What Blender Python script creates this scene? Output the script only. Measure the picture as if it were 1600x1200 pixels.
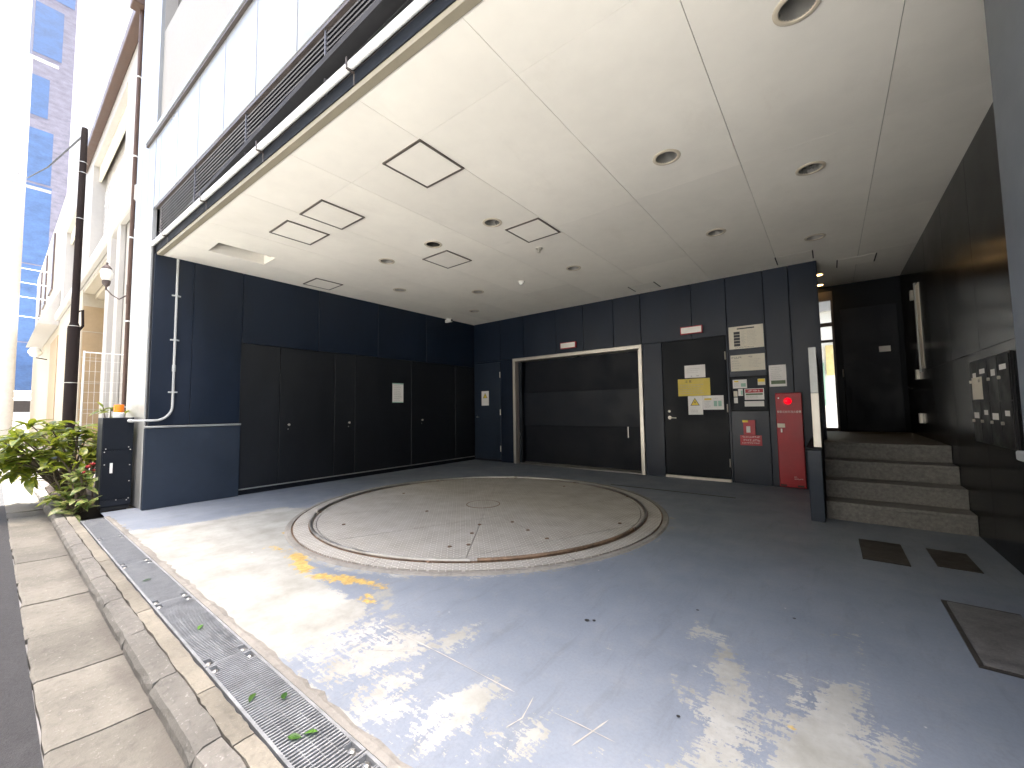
import bpy, bmesh, math, random
import numpy as np
from mathutils import Vector, Matrix
random.seed(7); rng = np.random.default_rng(7)
S = bpy.context.scene
COL = S.collection
for o in list(bpy.data.objects): bpy.data.objects.remove(o)

# ------------------------------------------------------------------ camera, sky, sun, exposure
EYE = Vector((0, 0, 1.1))
yaw, pitch, roll = 0.663127, 0.063217, -0.013649
f = Vector((-math.sin(yaw)*math.cos(pitch), math.cos(yaw)*math.cos(pitch), math.sin(pitch)))
r = Vector((math.cos(yaw), math.sin(yaw), 0)); u = r.cross(f)
r, u = math.cos(roll)*r + math.sin(roll)*u, -math.sin(roll)*r + math.cos(roll)*u
cd = bpy.data.cameras.new('camera'); cam = bpy.data.objects.new('camera', cd); COL.objects.link(cam)
cam.matrix_world = Matrix(((r.x, u.x, -f.x, EYE.x), (r.y, u.y, -f.y, EYE.y), (r.z, u.z, -f.z, EYE.z), (0, 0, 0, 1)))
cd.sensor_width = 36; cd.lens = 36*634.13/1600; cd.clip_start = 0.05; cd.clip_end = 2000
S.camera = cam
S.render.resolution_x, S.render.resolution_y = 1024, 768

SUN = Vector((0.03, 0.042, 0.998)).normalized()
W = bpy.data.worlds.new('World'); S.world = W; W.use_nodes = True
nt = W.node_tree; bg = nt.nodes['Background']
sky = nt.nodes.new('ShaderNodeTexSky'); sky.sky_type = 'NISHITA'; sky.sun_disc = False
sky.sun_elevation = math.asin(SUN.z); sky.sun_rotation = math.atan2(SUN.x, SUN.y)
sky.air_density = 1.0; sky.dust_density = 6.0; sky.ozone_density = .6
nt.links.new(sky.outputs[0], bg.inputs[0]); bg.inputs[1].default_value = 0.15
sl = bpy.data.lights.new('sun', 'SUN'); sl.energy = 4.5; sl.angle = math.radians(0.53); sl.color = (1, .97, .93)
so = bpy.data.objects.new('sun', sl); COL.objects.link(so)
so.rotation_euler = SUN.to_track_quat('Z', 'Y').to_euler(); so.location = (5, -5, 30)
S.view_settings.view_transform = 'Standard'; S.view_settings.look = 'None'
S.view_settings.exposure = 3.1; S.view_settings.gamma = 1
try: S.view_settings.use_curve_mapping = False
except Exception: pass
S.cycles.max_bounces = 10; S.cycles.diffuse_bounces = 6; S.cycles.glossy_bounces = 4
S.cycles.caustics_reflective = False; S.cycles.caustics_refractive = False

# ------------------------------------------------------------------ materials
def N(t, kind, **kw):
    n = t.nodes.new(kind)
    for k, v in kw.items():
        if k in n.inputs: n.inputs[k].default_value = v
        else: setattr(n, k, v)
    return n
def base(name):
    m = bpy.data.materials.new(name); m.use_nodes = True
    t = m.node_tree; b = t.nodes['Principled BSDF']
    return m, t, b
def pos(t, scale=(1, 1, 1)):
    g = N(t, 'ShaderNodeNewGeometry'); mp = N(t, 'ShaderNodeMapping')
    mp.inputs['Scale'].default_value = scale
    t.links.new(g.outputs['Position'], mp.inputs['Vector']); return mp.outputs[0]
def noise(t, vec, scale, detail=4, rough=.55, dist=0):
    n = N(t, 'ShaderNodeTexNoise'); n.inputs['Scale'].default_value = scale
    n.inputs['Detail'].default_value = detail; n.inputs['Roughness'].default_value = rough
    n.inputs['Distortion'].default_value = dist
    t.links.new(vec, n.inputs['Vector']); return n.outputs['Fac']
def ramp(t, fac, stops):
    n = N(t, 'ShaderNodeValToRGB'); e = n.color_ramp.elements
    while len(e) < len(stops): e.new(0.5)
    for el, (p_, c) in zip(e, stops):
        el.position = p_; el.color = (c, c, c, 1) if isinstance(c, (int, float)) else (*c, 1)
    t.links.new(fac, n.inputs[0]); return n.outputs[0]
def mix(t, fac, a, b):
    n = N(t, 'ShaderNodeMix', data_type='RGBA')
    for i, v in ((0, fac), (6, a), (7, b)):
        if hasattr(v, 'default_value'): t.links.new(v, n.inputs[i])
        elif isinstance(v, (int, float)): n.inputs[i].default_value = v
        else: n.inputs[i].default_value = (*v, 1)
    return n.outputs[2]
def mth(t, op, a, b=0.0, c=None, clamp=False):
    n = N(t, 'ShaderNodeMath', operation=op); n.use_clamp = clamp
    for i, v in enumerate((a, b) if c is None else (a, b, c)):
        if hasattr(v, 'default_value'): t.links.new(v, n.inputs[i])
        else: n.inputs[i].default_value = v
    return n.outputs[0]
def bump(t, b, h, strength=.2, dist=.01):
    n = N(t, 'ShaderNodeBump'); n.inputs['Strength'].default_value = strength; n.inputs['Distance'].default_value = dist
    t.links.new(h, n.inputs['Height']); t.links.new(n.outputs[0], b.inputs['Normal'])
MATS = {}
def pm(name, col, rough=.5, metal=0., var=.12, scale=6, bmp=0., bscale=150, stretch=(1, 1, 1), spec=.5, rvar=.12, tint=None):
    """painted / stone / metal surface with uneven colour and gloss"""
    m, t, b = base(name); p = pos(t, stretch)
    n1 = noise(t, p, scale, 5); n2 = noise(t, p, scale*7, 3)
    fac = mth(t, 'ADD', mth(t, 'MULTIPLY', n1, .7), mth(t, 'MULTIPLY', n2, .3))
    lo = tuple(max(0, c*(1-var*1.6)) for c in col); hi = tuple(min(1, c*(1+var*1.6)) for c in (tint or col))
    t.links.new(ramp(t, fac, [(.3, lo), (.7, hi)]), b.inputs['Base Color'])
    t.links.new(ramp(t, n1, [(.3, max(0, rough-rvar)), (.7, min(1, rough+rvar))]), b.inputs['Roughness'])
    b.inputs['Metallic'].default_value = metal; b.inputs['Specular IOR Level'].default_value = spec
    if bmp: bump(t, b, noise(t, pos(t), bscale, 3), bmp, .004)
    MATS[name] = m; return m
def emit(name, col, st):
    m, t, b = base(name); b.inputs['Base Color'].default_value = (*col, 1)
    b.inputs['Emission Color'].default_value = (*col, 1); b.inputs['Emission Strength'].default_value = st
    b.inputs['Roughness'].default_value = .3; MATS[name] = m; return m

pm('navy_panel', (.0042, .0100, .0225), .40, spec=.4, var=.16, scale=1.6, bmp=.03, bscale=60, stretch=(1, 1, .35))
pm('navy_wainscot', (.0085, .0165, .031), .48, var=.14, scale=2, bmp=.04, bscale=80)
pm('charcoal_door', (.0080, .0098, .0130), .5, spec=.35, var=.14, scale=2, bmp=.03, bscale=90, stretch=(1, 1, .4))
pm('black_door', (.0032, .0050, .0078), .55, spec=.22, var=.14, scale=2, bmp=.02, bscale=90)
pm('shutter_black', (.0018, .0034, .0072), .6, spec=.3, var=.15, scale=3)
pm('shutter_grey', (.0038, .0064, .0120), .55, spec=.35, var=.15, scale=3)
pm('gloss_panel', (.005, .006, .0075), .22, var=.15, scale=1.5, rvar=.05, spec=.12)
pm('angled_paint', (.085, .094, .108), .5, var=.12, scale=1.5, bmp=.03, bscale=60)
pm('beam_navy', (.008, .011, .017), .7, spec=.2)
pm('bare_line', (.36, .34, .30), .8)
pm('backing', (.01, .01, .012), .8)
pm('ceiling_cream', (.86, .82, .745), .75, var=.035, scale=1.1, bmp=.03, bscale=40)
m = MATS['ceiling_cream']; t = m.node_tree; b = t.nodes['Principled BSDF']; lk = b.inputs['Base Color'].links[0].from_socket
oi = N(t, 'ShaderNodeObjectInfo'); hs = N(t, 'ShaderNodeHueSaturation'); t.links.new(lk, hs.inputs['Color'])
t.links.new(mth(t, 'MULTIPLY_ADD', oi.outputs['Random'], .07, .95), hs.inputs['Value'])
st = mth(t, 'MULTIPLY', ramp(t, noise(t, pos(t, (1, .45, 1)), 2.6, 7, .7), [(.56, 0.), (.8, 1.)]), .22)
t.links.new(mix(t, st, hs.outputs[0], (.55, .49, .40)), b.inputs['Base Color'])
pm('edge_cream', (.26, .23, .17), .6, var=.05)
pm('trim_cream', (.58, .51, .40), .55, var=.05)
pm('can_grey', (.32, .31, .29), .35, metal=.6, var=.08)
pm('lamp_glass', (.5, .5, .48), .2, var=.05)
pm('hatch_frame', (.13, .11, .095), .45, metal=.3, var=.1)
pm('dark_hole', (.02, .018, .016), .7)
pm('steel', (.62, .58, .51), .38, metal=.7, var=.1, scale=4, stretch=(1, 1, .2))
pm('steel_dull', (.42, .41, .39), .42, metal=1, var=.15, scale=9)
pm('galvanised', (.30, .31, .315), .5, metal=.5, var=.14, scale=14)
pm('conduit_grey', (.42, .43, .42), .5, var=.08)
pm('rail_grey', (.36, .37, .36), .4, metal=.5, var=.1)
pm('alu_clad', (.42, .42, .40), .36, metal=.5, var=.06, scale=3, stretch=(1, 1, .15))
pm('white_panel', (.215, .226, .23), .35, var=.04, scale=1.2, stretch=(1, 1, .25))
pm('white_pipe', (.80, .81, .79), .3, var=.05)
pm('louver', (.10, .10, .115), .5, metal=.3, var=.12)
pm('brown_metal', (.09, .075, .07), .5, metal=.3, var=.12)
pm('upper_wall', (.27, .262, .245), .8, var=.05, bmp=.05)
pm('window_dark', (.05, .045, .045), .12, var=.1)
pm('window_brown', (.12, .085, .075), .4, var=.1)
pm('step_granite', (.17, .163, .15), .7, var=.28, scale=40, bmp=.06, bscale=220)
pm('landing_granite', (.12, .113, .104), .65, var=.22, scale=35, bmp=.05, bscale=220)
pm('cover_dark', (.045, .040, .034), .6, metal=.3, var=.3, scale=12, bmp=.25, bscale=70)
pm('cover_plate', (.15, .145, .138), .6, metal=.3, var=.35, scale=14, bmp=.5, bscale=55)
pm('rust_steel', (.22, .15, .10), .55, metal=.5, var=.35, scale=9, bmp=.1)
pm('hydrant_red', (.34, .016, .022), .38, var=.10, scale=3, spec=.35)
pm('sign_red', (.42, .03, .04), .45, var=.08)
pm('paper', (.78, .76, .73), .65, var=.03)
pm('paper_cream', (.66, .61, .50), .5, var=.04)
pm('sign_yellow', (.62, .47, .06), .45, var=.05)
pm('paper_yellow', (.75, .62, .30), .6)
pm('warn_yellow', (.80, .60, .05), .45, var=.04)
pm('ink', (.03, .03, .035), .6)
pm('ink_faint', (.36, .34, .32), .7)
pm('ink_green', (.10, .30, .18), .6)
pm('ink_green_dull', (.12, .17, .09), .6)
pm('ink_teal', (.32, .52, .42), .6)
pm('white_print', (.80, .76, .72), .5)
pm('plastic_white', (.76, .75, .70), .4, var=.04)
pm('cabinet_black', (.0035, .0058, .0105), .55, var=.15, scale=3, spec=.25)
pm('mail_black', (.006, .006, .007), .5, var=.15)
pm('rubber', (.02, .02, .02), .7)
m, t, b = base('amber'); b.inputs['Base Color'].default_value = (.9, .22, .01, 1); b.inputs['Roughness'].default_value = .25
b.inputs['Subsurface Weight'].default_value = .3; MATS['amber'] = m
emit('lamp_red', (1, .0, .012), .16); emit('lamp_warm', (1, .60, .22), 3)
m, t, b = base('glass'); b.inputs['Base Color'].default_value = (.9, .95, .95, 1); b.inputs['Roughness'].default_value = .03
b.inputs['Transmission Weight'].default_value = 1; b.inputs['IOR'].default_value = 1.05; MATS['glass'] = m
# outdoors
pm('asphalt', (.030, .030, .031), .9, var=.4, scale=14, bmp=.9, bscale=160)
pm('cream_stone', (.40, .355, .275), .75, var=.06, scale=2, bmp=.05)
pm('porch_stone', (.34, .25, .145), .7, var=.08, scale=2)
pm('white_stone', (.42, .40, .37), .7, var=.04, scale=2)
pm('copper_brown', (.085, .05, .036), .5, metal=.2, var=.15)
pm('pole_brown', (.016, .011, .010), .8, var=.15, spec=.15)
pm('lantern_brown', (.07, .05, .045), .6, var=.15)
pm('concrete_pole', (.42, .40, .36), .8, var=.08)
pm('blue_sheet', (.040, .085, .180), .6, var=.22, scale=.8, bmp=.3, bscale=3, stretch=(1, 1, 2))
pm('tower_brick', (.15, .14, .165), .8, var=.25, scale=1.2, stretch=(1, 1, 2.5))
pm('truck_white', (.72, .74, .76), .35, var=.04)
pm('street_white', (.76, .76, .74), .7, var=.04)
pm('concrete_grey', (.33, .33, .33), .85, var=.12, scale=1)
pm('opposite_render', (.70, .68, .63), .85, var=.06, scale=1)
pm('earth', (.055, .042, .030), .95, var=.3, scale=20, bmp=.4, bscale=60)
pm('bounce_pale', (.385, .39, .375), .85, var=.12, scale=3)
pm('pavement_pale', (.30, .28, .25), .85, var=.12, scale=3)
pm('bark', (.10, .075, .05), .8, var=.2, scale=30)
pm('wire_black', (.03, .03, .03), .6); pm('wire_white', (.7, .7, .68), .5)
pm('flower_red', (.5, .04, .05), .6)
def leafmat(name, a, bcol):
    m, t, b = base(name); p = pos(t)
    n = noise(t, p, 26, 3); oi = N(t, 'ShaderNodeObjectInfo')
    c = ramp(t, n, [(.42, a), (.58, bcol)])
    v = mth(t, 'MULTIPLY_ADD', oi.outputs['Random'], .7, .65)
    hs = N(t, 'ShaderNodeHueSaturation'); t.links.new(c, hs.inputs['Color']); t.links.new(v, hs.inputs['Value'])
    t.links.new(hs.outputs[0], b.inputs['Base Color']); b.inputs['Roughness'].default_value = .38
    tr = N(t, 'ShaderNodeBsdfTranslucent'); t.links.new(hs.outputs[0], tr.inputs[0])
    ms = N(t, 'ShaderNodeMixShader'); ms.inputs[0].default_value = .42
    t.links.new(b.outputs[0], ms.inputs[1]); t.links.new(tr.outputs[0], ms.inputs[2])
    t.links.new(ms.outputs[0], t.nodes['Material Output'].inputs[0]); MATS[name] = m
leafmat('leaf_green', (.10, .15, .015), (.23, .25, .025))
leafmat('leaf_variegated', (.085, .15, .03), (.30, .31, .11))
leafmat('leaf_fallen', (.05, .14, .02), (.09, .20, .03))

def stone_mat(name, col, speck, gritscale=90):
    m, t, b = base(name); p = pos(t)
    big = noise(t, p, 2.2, 5, .6); fine = noise(t, p, gritscale, 3, .7); oi = N(t, 'ShaderNodeObjectInfo')
    c = ramp(t, big, [(.3, tuple(x*.62 for x in col)), (.62, col)])
    c = mix(t, ramp(t, fine, [(.60, 0.), (.70, .55)]), c, speck)
    c = mix(t, ramp(t, noise(t, p, 30, 4), [(.52, 0.), (.75, .5)]), c, tuple(x*.4 for x in col))
    hs = N(t, 'ShaderNodeHueSaturation'); t.links.new(c, hs.inputs['Color'])
    t.links.new(mth(t, 'MULTIPLY_ADD', oi.outputs['Random'], .3, .84), hs.inputs['Value'])
    t.links.new(hs.outputs[0], b.inputs['Base Color']); b.inputs['Roughness'].default_value = .88
    bump(t, b, mth(t, 'ADD', fine, mth(t, 'MULTIPLY', noise(t, p, 24, 4), 2.)), .5, .006); MATS[name] = m
stone_mat('gutter_stone', (.168, .158, .132), (.34, .325, .29), 60)
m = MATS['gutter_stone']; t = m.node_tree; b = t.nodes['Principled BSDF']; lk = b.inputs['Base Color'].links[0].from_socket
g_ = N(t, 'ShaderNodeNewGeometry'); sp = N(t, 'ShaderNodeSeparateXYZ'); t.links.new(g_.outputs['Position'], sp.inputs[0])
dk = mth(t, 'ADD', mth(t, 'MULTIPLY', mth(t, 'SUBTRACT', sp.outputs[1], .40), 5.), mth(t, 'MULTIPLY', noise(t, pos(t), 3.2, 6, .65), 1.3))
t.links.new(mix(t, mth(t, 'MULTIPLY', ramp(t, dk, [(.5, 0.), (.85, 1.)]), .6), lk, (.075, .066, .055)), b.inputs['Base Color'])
stone_mat('kerb_stone', (.158, .150, .132), (.34, .33, .305), 55)
stone_mat('bare_mortar', (.27, .255, .225), (.34, .325, .29), 120)
stone_mat('strip_concrete', (.205, .188, .150), (.32, .30, .25), 120)

# checker plate with rust and tyre dirt
m, t, b = base('checker_plate')
p = pos(t, (1/.034, 1/.034, 1)); sx = N(t, 'ShaderNodeSeparateXYZ'); t.links.new(p, sx.inputs[0])
fx = mth(t, 'SUBTRACT', mth(t, 'FRACT', sx.outputs[0]), .5); fy = mth(t, 'SUBTRACT', mth(t, 'FRACT', sx.outputs[1]), .5)
par = mth(t, 'MODULO', mth(t, 'ADD', mth(t, 'ADD', mth(t, 'FLOOR', sx.outputs[0]), mth(t, 'FLOOR', sx.outputs[1])), 4000.), 2.)
par = mth(t, 'GREATER_THAN', par, .5)
a_ = mth(t, 'ADD', fx, fy); b_ = mth(t, 'SUBTRACT', fx, fy)
A = mth(t, 'ADD', mth(t, 'MULTIPLY', a_, par), mth(t, 'MULTIPLY', b_, mth(t, 'SUBTRACT', 1., par)))
B = mth(t, 'ADD', mth(t, 'MULTIPLY', b_, par), mth(t, 'MULTIPLY', a_, mth(t, 'SUBTRACT', 1., par)))
d_ = mth(t, 'ADD', mth(t, 'POWER', mth(t, 'ABSOLUTE', mth(t, 'DIVIDE', A, .62)), 2.), mth(t, 'POWER', mth(t, 'ABSOLUTE', mth(t, 'DIVIDE', B, .2)), 2.))
loz = ramp(t, d_, [(.55, 1.), (1., 0.)])
pw = pos(t)
dirt = noise(t, pw, 4.5, 6, .6); rust = noise(t, pw, 7, 6, .65)
c = ramp(t, dirt, [(.3, (.375, .352, .305)), (.7, (.47, .452, .41))])
c = mix(t, ramp(t, rust, [(.60, 0.), (.78, .35)]), c, (.25, .16, .09))
c = mix(t, mth(t, 'MULTIPLY', loz, .7), c, (.74, .72, .68))
t.links.new(c, b.inputs['Base Color']); b.inputs['Metallic'].default_value = .25
t.links.new(ramp(t, dirt, [(.3, .6), (.7, .42)]), b.inputs['Roughness'])
bump(t, b, loz, .8, .004); MATS['checker_plate'] = m

# painted parking floor: bare concrete, primer and yellow stain follow the attributes wear / stain laid on the floor mesh
m, t, b = base('floor_paint')
at = N(t, 'ShaderNodeAttribute', attribute_name='wear'); ay = N(t, 'ShaderNodeAttribute', attribute_name='stain'); ag = N(t, 'ShaderNodeAttribute', attribute_name='primer')
p = pos(t); ps = pos(t, (1.5, .75, 1))
n1 = noise(t, ps, 5, 8, .68, .4); n2 = noise(t, p, 26, 6, .7); n3 = noise(t, p, 2.2, 4); nst = noise(t, pos(t, (9, 60, 1)), 1., 3, .6); nfn = noise(t, p, 75, 4, .75)
tt = mth(t, 'ADD', at.outputs['Fac'], mth(t, 'ADD', mth(t, 'MULTIPLY', mth(t, 'SUBTRACT', n1, .5), 1.7), mth(t, 'ADD', mth(t, 'MULTIPLY', mth(t, 'SUBTRACT', n2, .5), 1.15), mth(t, 'ADD', mth(t, 'MULTIPLY', mth(t, 'SUBTRACT', nst, .5), .9), mth(t, 'MULTIPLY', mth(t, 'SUBTRACT', nfn, .5), .8)))))
bare = ramp(t, tt, [(.505, 0.), (.53, 1.)])
tp = mth(t, 'ADD', ag.outputs['Fac'], mth(t, 'ADD', mth(t, 'MULTIPLY', mth(t, 'SUBTRACT', n1, .5), 1.2), mth(t, 'MULTIPLY', mth(t, 'SUBTRACT', n2, .5), .6)))
prim = ramp(t, tp, [(.48, 0.), (.6, 1.)])
ty = mth(t, 'ADD', ay.outputs['Fac'], mth(t, 'ADD', mth(t, 'MULTIPLY', mth(t, 'SUBTRACT', noise(t, p, 11, 6, .7), .5), 1.4), mth(t, 'MULTIPLY', mth(t, 'SUBTRACT', n2, .5), .5)))
yel = ramp(t, ty, [(.48, 0.), (.62, 1.)])
blue = ramp(t, n3, [(.3, (.160, .186, .224)), (.7, (.196, .222, .260))])
vo = N(t, 'ShaderNodeTexVoronoi'); vo.inputs['Scale'].default_value = 5.5; t.links.new(p, vo.inputs['Vector'])
spk = ramp(t, mth(t, 'ADD', vo.outputs['Distance'], mth(t, 'MULTIPLY', n2, .06)), [(.045, 1.), (.065, 0.)])
spk = mth(t, 'MULTIPLY', spk, ramp(t, noise(t, p, 1.3, 2), [(.5, 0.), (.56, 1.)]))
conc = ramp(t, noise(t, p, 3.5, 7, .65), [(.3, (.212, .212, .188)), (.62, (.318, .322, .300))])
conc = mix(t, ramp(t, n2, [(.55, 0.), (.75, .4)]), conc, (.185, .182, .158))
scf = mth(t, 'MULTIPLY', ramp(t, noise(t, pos(t, (5, 1.2, 1)), 2.4, 6, .7, .6), [(.52, 0.), (.75, 1.)]), .35)
blue = mix(t, scf, blue, (.10, .105, .11))
dust = mth(t, 'MULTIPLY', ramp(t, noise(t, p, 9, 7, .75), [(.5, 0.), (.8, 1.)]), .35)
blue = mix(t, dust, blue, (.27, .27, .26))
blue = mix(t, mth(t, 'MULTIPLY', ramp(t, nfn, [(.42, 0.), (.72, 1.)]), .22), blue, (.09, .10, .115))
c = mix(t, prim, blue, (.25, .25, .225))
c = mix(t, bare, c, conc)
c = mix(t, mth(t, 'MULTIPLY', spk, .8), c, (.55, .53, .48))
c = mix(t, mth(t, 'MULTIPLY', yel, .85), c, ramp(t, n2, [(.35, (.30, .17, .03)), (.62, (.50, .36, .09))]))
t.links.new(c, b.inputs['Base Color'])
rg = mix(t, bare, ramp(t, noise(t, p, 3.1, 5), [(.3, .46), (.7, .64)]), (.85, .85, .85)); b.inputs['Specular IOR Level'].default_value = .38
t.links.new(rg, b.inputs['Roughness'])
bump(t, b, mth(t, 'SUBTRACT', mth(t, 'MULTIPLY', n2, .3), bare), .25, .003); MATS['floor_paint'] = m

# ------------------------------------------------------------------ mesh helpers
ORG = {}
class MB:
    def __init__(s): s.v = []; s.f = []
    def add(s, vs, fs):
        k = len(s.v); s.v += [tuple(v) for v in vs]; s.f += [tuple(i+k for i in q) for q in fs]; return s
    def box(s, x0, x1, y0, y1, z0, z1):
        return s.add([(x0,y0,z0),(x1,y0,z0),(x1,y1,z0),(x0,y1,z0),(x0,y0,z1),(x1,y0,z1),(x1,y1,z1),(x0,y1,z1)],
            [(0,3,2,1),(4,5,6,7),(0,1,5,4),(1,2,6,5),(2,3,7,6),(3,0,4,7)])
    def prism(s, pts, z0, z1):
        n = len(pts); a = sum(pts[i][0]*pts[(i+1)%n][1]-pts[(i+1)%n][0]*pts[i][1] for i in range(n))
        if a < 0: pts = pts[::-1]
        return s.add([(x,y,z0) for x,y in pts]+[(x,y,z1) for x,y in pts],
            [tuple(range(n))[::-1], tuple(range(n, 2*n))]+[(i,(i+1)%n,(i+1)%n+n,i+n) for i in range(n)])
    def tube(s, pts, rad, n=8, caps=True):
        pts = [Vector(q) for q in pts]; R = rad if isinstance(rad, (list, tuple)) else [rad]*len(pts)
        vs = []; up = None
        for i, q in enumerate(pts):
            d = (pts[min(i+1, len(pts)-1)]-pts[max(i-1, 0)]).normalized()
            if up is None: up = Vector((0,0,1)) if abs(d.z) < .9 else Vector((1,0,0))
            a = d.cross(up).normalized(); bb = a.cross(d).normalized(); up = bb
            for k in range(n):
                th = 2*math.pi*k/n; vs.append(q+R[i]*(math.cos(th)*a+math.sin(th)*bb))
        fs = [(i*n+k, i*n+(k+1)%n, (i+1)*n+(k+1)%n, (i+1)*n+k) for i in range(len(pts)-1) for k in range(n)]
        if caps: fs += [tuple(range(n))[::-1], tuple(range((len(pts)-1)*n, len(pts)*n))]
        return s.add(vs, fs)
    def lathe(s, prof, c=(0,0,0), n=24, axis='z', close=False):
        vs = []; c = Vector(c)
        for rr, h in prof:
            for k in range(n):
                th = 2*math.pi*k/n; a, bb = rr*math.cos(th), rr*math.sin(th)
                vs.append(c+Vector({'z': (a,bb,h), 'y': (a,h,bb), 'x': (h,a,bb)}[axis]))
        fs = [(i*n+k, i*n+(k+1)%n, (i+1)*n+(k+1)%n, (i+1)*n+k) for i in range(len(prof)-1) for k in range(n)]
        if close: fs += [((len(prof)-1)*n+k, (len(prof)-1)*n+(k+1)%n, (k+1)%n, k) for k in range(n)]
        return s.add(vs, fs)
def link(o):
    COL.objects.link(o); return o
def tag(o, label=None, cat=None, group=None, kind=None):
    if label: o['label'] = label
    if cat: o['category'] = cat
    if group: o['group'] = group
    if kind: o['kind'] = kind
    return o
def thing(name, label, cat, loc, group=None, rz=0):
    o = link(bpy.data.objects.new(name, None)); o.location = loc; o.rotation_euler.z = rz; o.empty_display_size = .1
    ORG[o] = Vector(loc); return tag(o, label, cat, group)
def obj(name, mb, mat, parent=None, bevel=0, smooth=False, local=False):
    me = bpy.data.meshes.new(name); vs = np.array(mb.v, float).reshape(-1, 3)
    if parent is None:
        org = Vector(((vs[:,0].min()+vs[:,0].max())/2, (vs[:,1].min()+vs[:,1].max())/2, vs[:,2].min()))
    else: org = ORG.get(parent, Vector((0,0,0)))
    if not local: vs = vs-np.array(org)
    me.from_pydata([tuple(v) for v in vs], [], mb.f)
    bm = bmesh.new(); bm.from_mesh(me)
    if bevel: bmesh.ops.bevel(bm, geom=list(bm.edges), offset=bevel, segments=1, affect='EDGES', profile=.5)
    bmesh.ops.recalc_face_normals(bm, faces=bm.faces)
    if smooth:
        for fc in bm.faces: fc.smooth = True
        for e in bm.edges:
            if len(e.link_faces) == 2 and e.calc_face_angle(0) > .6: e.smooth = False
    bm.to_mesh(me); bm.free()
    me.materials.append(MATS[mat])
    o = link(bpy.data.objects.new(name, me))
    if name.endswith('print') or name in ('title', 'footer', 'heading'): o['kind'] = 'stuff'
    if parent is None: o.location = org; ORG[o] = org
    else: o.parent = parent; ORG[o] = org
    return o
def box(name, x0, x1, y0, y1, z0, z1, mat, parent=None, bevel=0, **k):
    return obj(name, MB().box(x0, x1, y0, y1, z0, z1), mat, parent, bevel, **k)
def copyobj(src, parent=None):
    c = src.copy(); link(c); c.parent = parent; ORG[c] = ORG.get(src, Vector()); return c

# ------------------------------------------------------------------ constants of the place
H = 3.03; XL = -6.30; YB = 6.68; XR = 0.92; LAND = 0.69
def yf(x): return 1.15+(x+6.28)*.028      # the front edge of the ceiling runs a little askew

# ------------------------------------------------------------------ ground, road, gutter, kerb, drain
box('road', -160, 60, -60, .155, -.40, -.075, 'asphalt')['kind'] = 'structure'
g = MB().box(-160, -7.75, .53, 2.2, -.4, -.012); tag(obj('pavement', g, 'pavement_pale'), kind='structure')
tag(box('back_lane_ground', -12, 12, 8.62, 60, -.2, .30, 'pavement_pale'), kind='structure')
tag(box('bounce_forecourt', -60, 40, -7.0, -1.5, -.30, -.070, 'bounce_pale'), kind='structure')  # unseen pale ground, added to bounce sunlight up to the ceiling
gut = box('gutter', -7.9, 2, .155, .455, -.30, -.10, 'concrete_grey'); tag(gut, kind='structure')
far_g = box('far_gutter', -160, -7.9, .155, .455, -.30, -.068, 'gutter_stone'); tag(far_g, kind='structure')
ker = box('kerb', -160, 2, .457, .535, -.30, -.09, 'concrete_grey'); tag(ker, kind='structure')
x = 1.35
while x > -7.9:
    L = .592+random.uniform(-.012, .012); x0 = max(x-L, -7.9); dz = random.uniform(-.003, .003)
    a, bq = x0+.004, x-.004; y0, y1 = .158+random.uniform(-.004, .004), .452
    mb = MB(); zs = (-.071+dz, -.071+dz-.006)
    # slab dished towards the kerb, with a ragged street edge
    n = 6; vs = []
    for k in range(n+1):
        xx = a+(bq-a)*k/n; e = random.uniform(-.006, .006)
        vs += [(xx, y0+e, zs[0]-.004), (xx, y0+e+.012, zs[0]+.002), (xx, .30, zs[1]), (xx, y1, zs[1]-.002), (xx, y1, -.1), (xx, y0+e, -.1)]
    fs = [(k*6+j, k*6+(j+1)%6, k*6+6+(j+1)%6, k*6+6+j) for k in range(n) for j in range(6)]+[(5,4,3,2,1,0), tuple(n*6+j for j in range(6))]
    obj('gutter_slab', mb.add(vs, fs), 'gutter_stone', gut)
    x -= L
x = 1.1
while x > -9.5:
    L = .57+random.uniform(-.03, .03); a, bq = x-L+.004, x-.004; n = 7; vs = []
    for k in range(n+1):
        xx = a+(bq-a)*k/n; e = [random.uniform(-.004, .004) for _ in range(4)]; ed = .006 if k in (0, n) else 0
        vs += [(xx, .449, -.10), (xx, .451+e[0], -.045-ed), (xx, .461+e[1]*.5, -.018-ed+e[0]), (xx, .482, -.006-ed+e[2]), (xx, .535+e[3], -.003-ed), (xx, .537, -.10)]
    fs = [(k*6+j, k*6+(j+1)%6, k*6+6+(j+1)%6, k*6+6+j) for k in range(n) for j in range(6)]+[(5,4,3,2,1,0), tuple(n*6+j for j in range(6))]
    obj('kerb_stone', MB().add(vs, fs), 'kerb_stone', ker, smooth=False)
    x -= L
strip = box('concrete_strip', -7.6, 1.4, .541, .606, -.30, -.03, 'concrete_grey'); tag(strip, kind='structure')
cuts = [1.4, .3, -.55, -1.62, -2.02, -3.1, -4.4, -5.6, -7.6]
for i in range(len(cuts)-1):
    a, bq = cuts[i+1]+.004, cuts[i]-.004; n = 12; vs = []
    for k in range(n+1):
        xx = a+(bq-a)*k/n; e = random.uniform(-.004, .004); e2 = random.uniform(-.006, .004)
        vs += [(xx, .541, -.06), (xx, .542+e, -.004+e*.3), (xx, .575, -.001+e2*.2), (xx, .607+min(0, e2), -.002), (xx, .607, -.06)]
    fs = [(k*5+j, k*5+(j+1)%5, k*5+5+(j+1)%5, k*5+5+j) for k in range(n) for j in range(5)]+[(4,3,2,1,0), tuple(n*5+j for j in range(5))]
    obj('strip_slab', MB().add(vs, fs), 'strip_concrete', strip)
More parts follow.
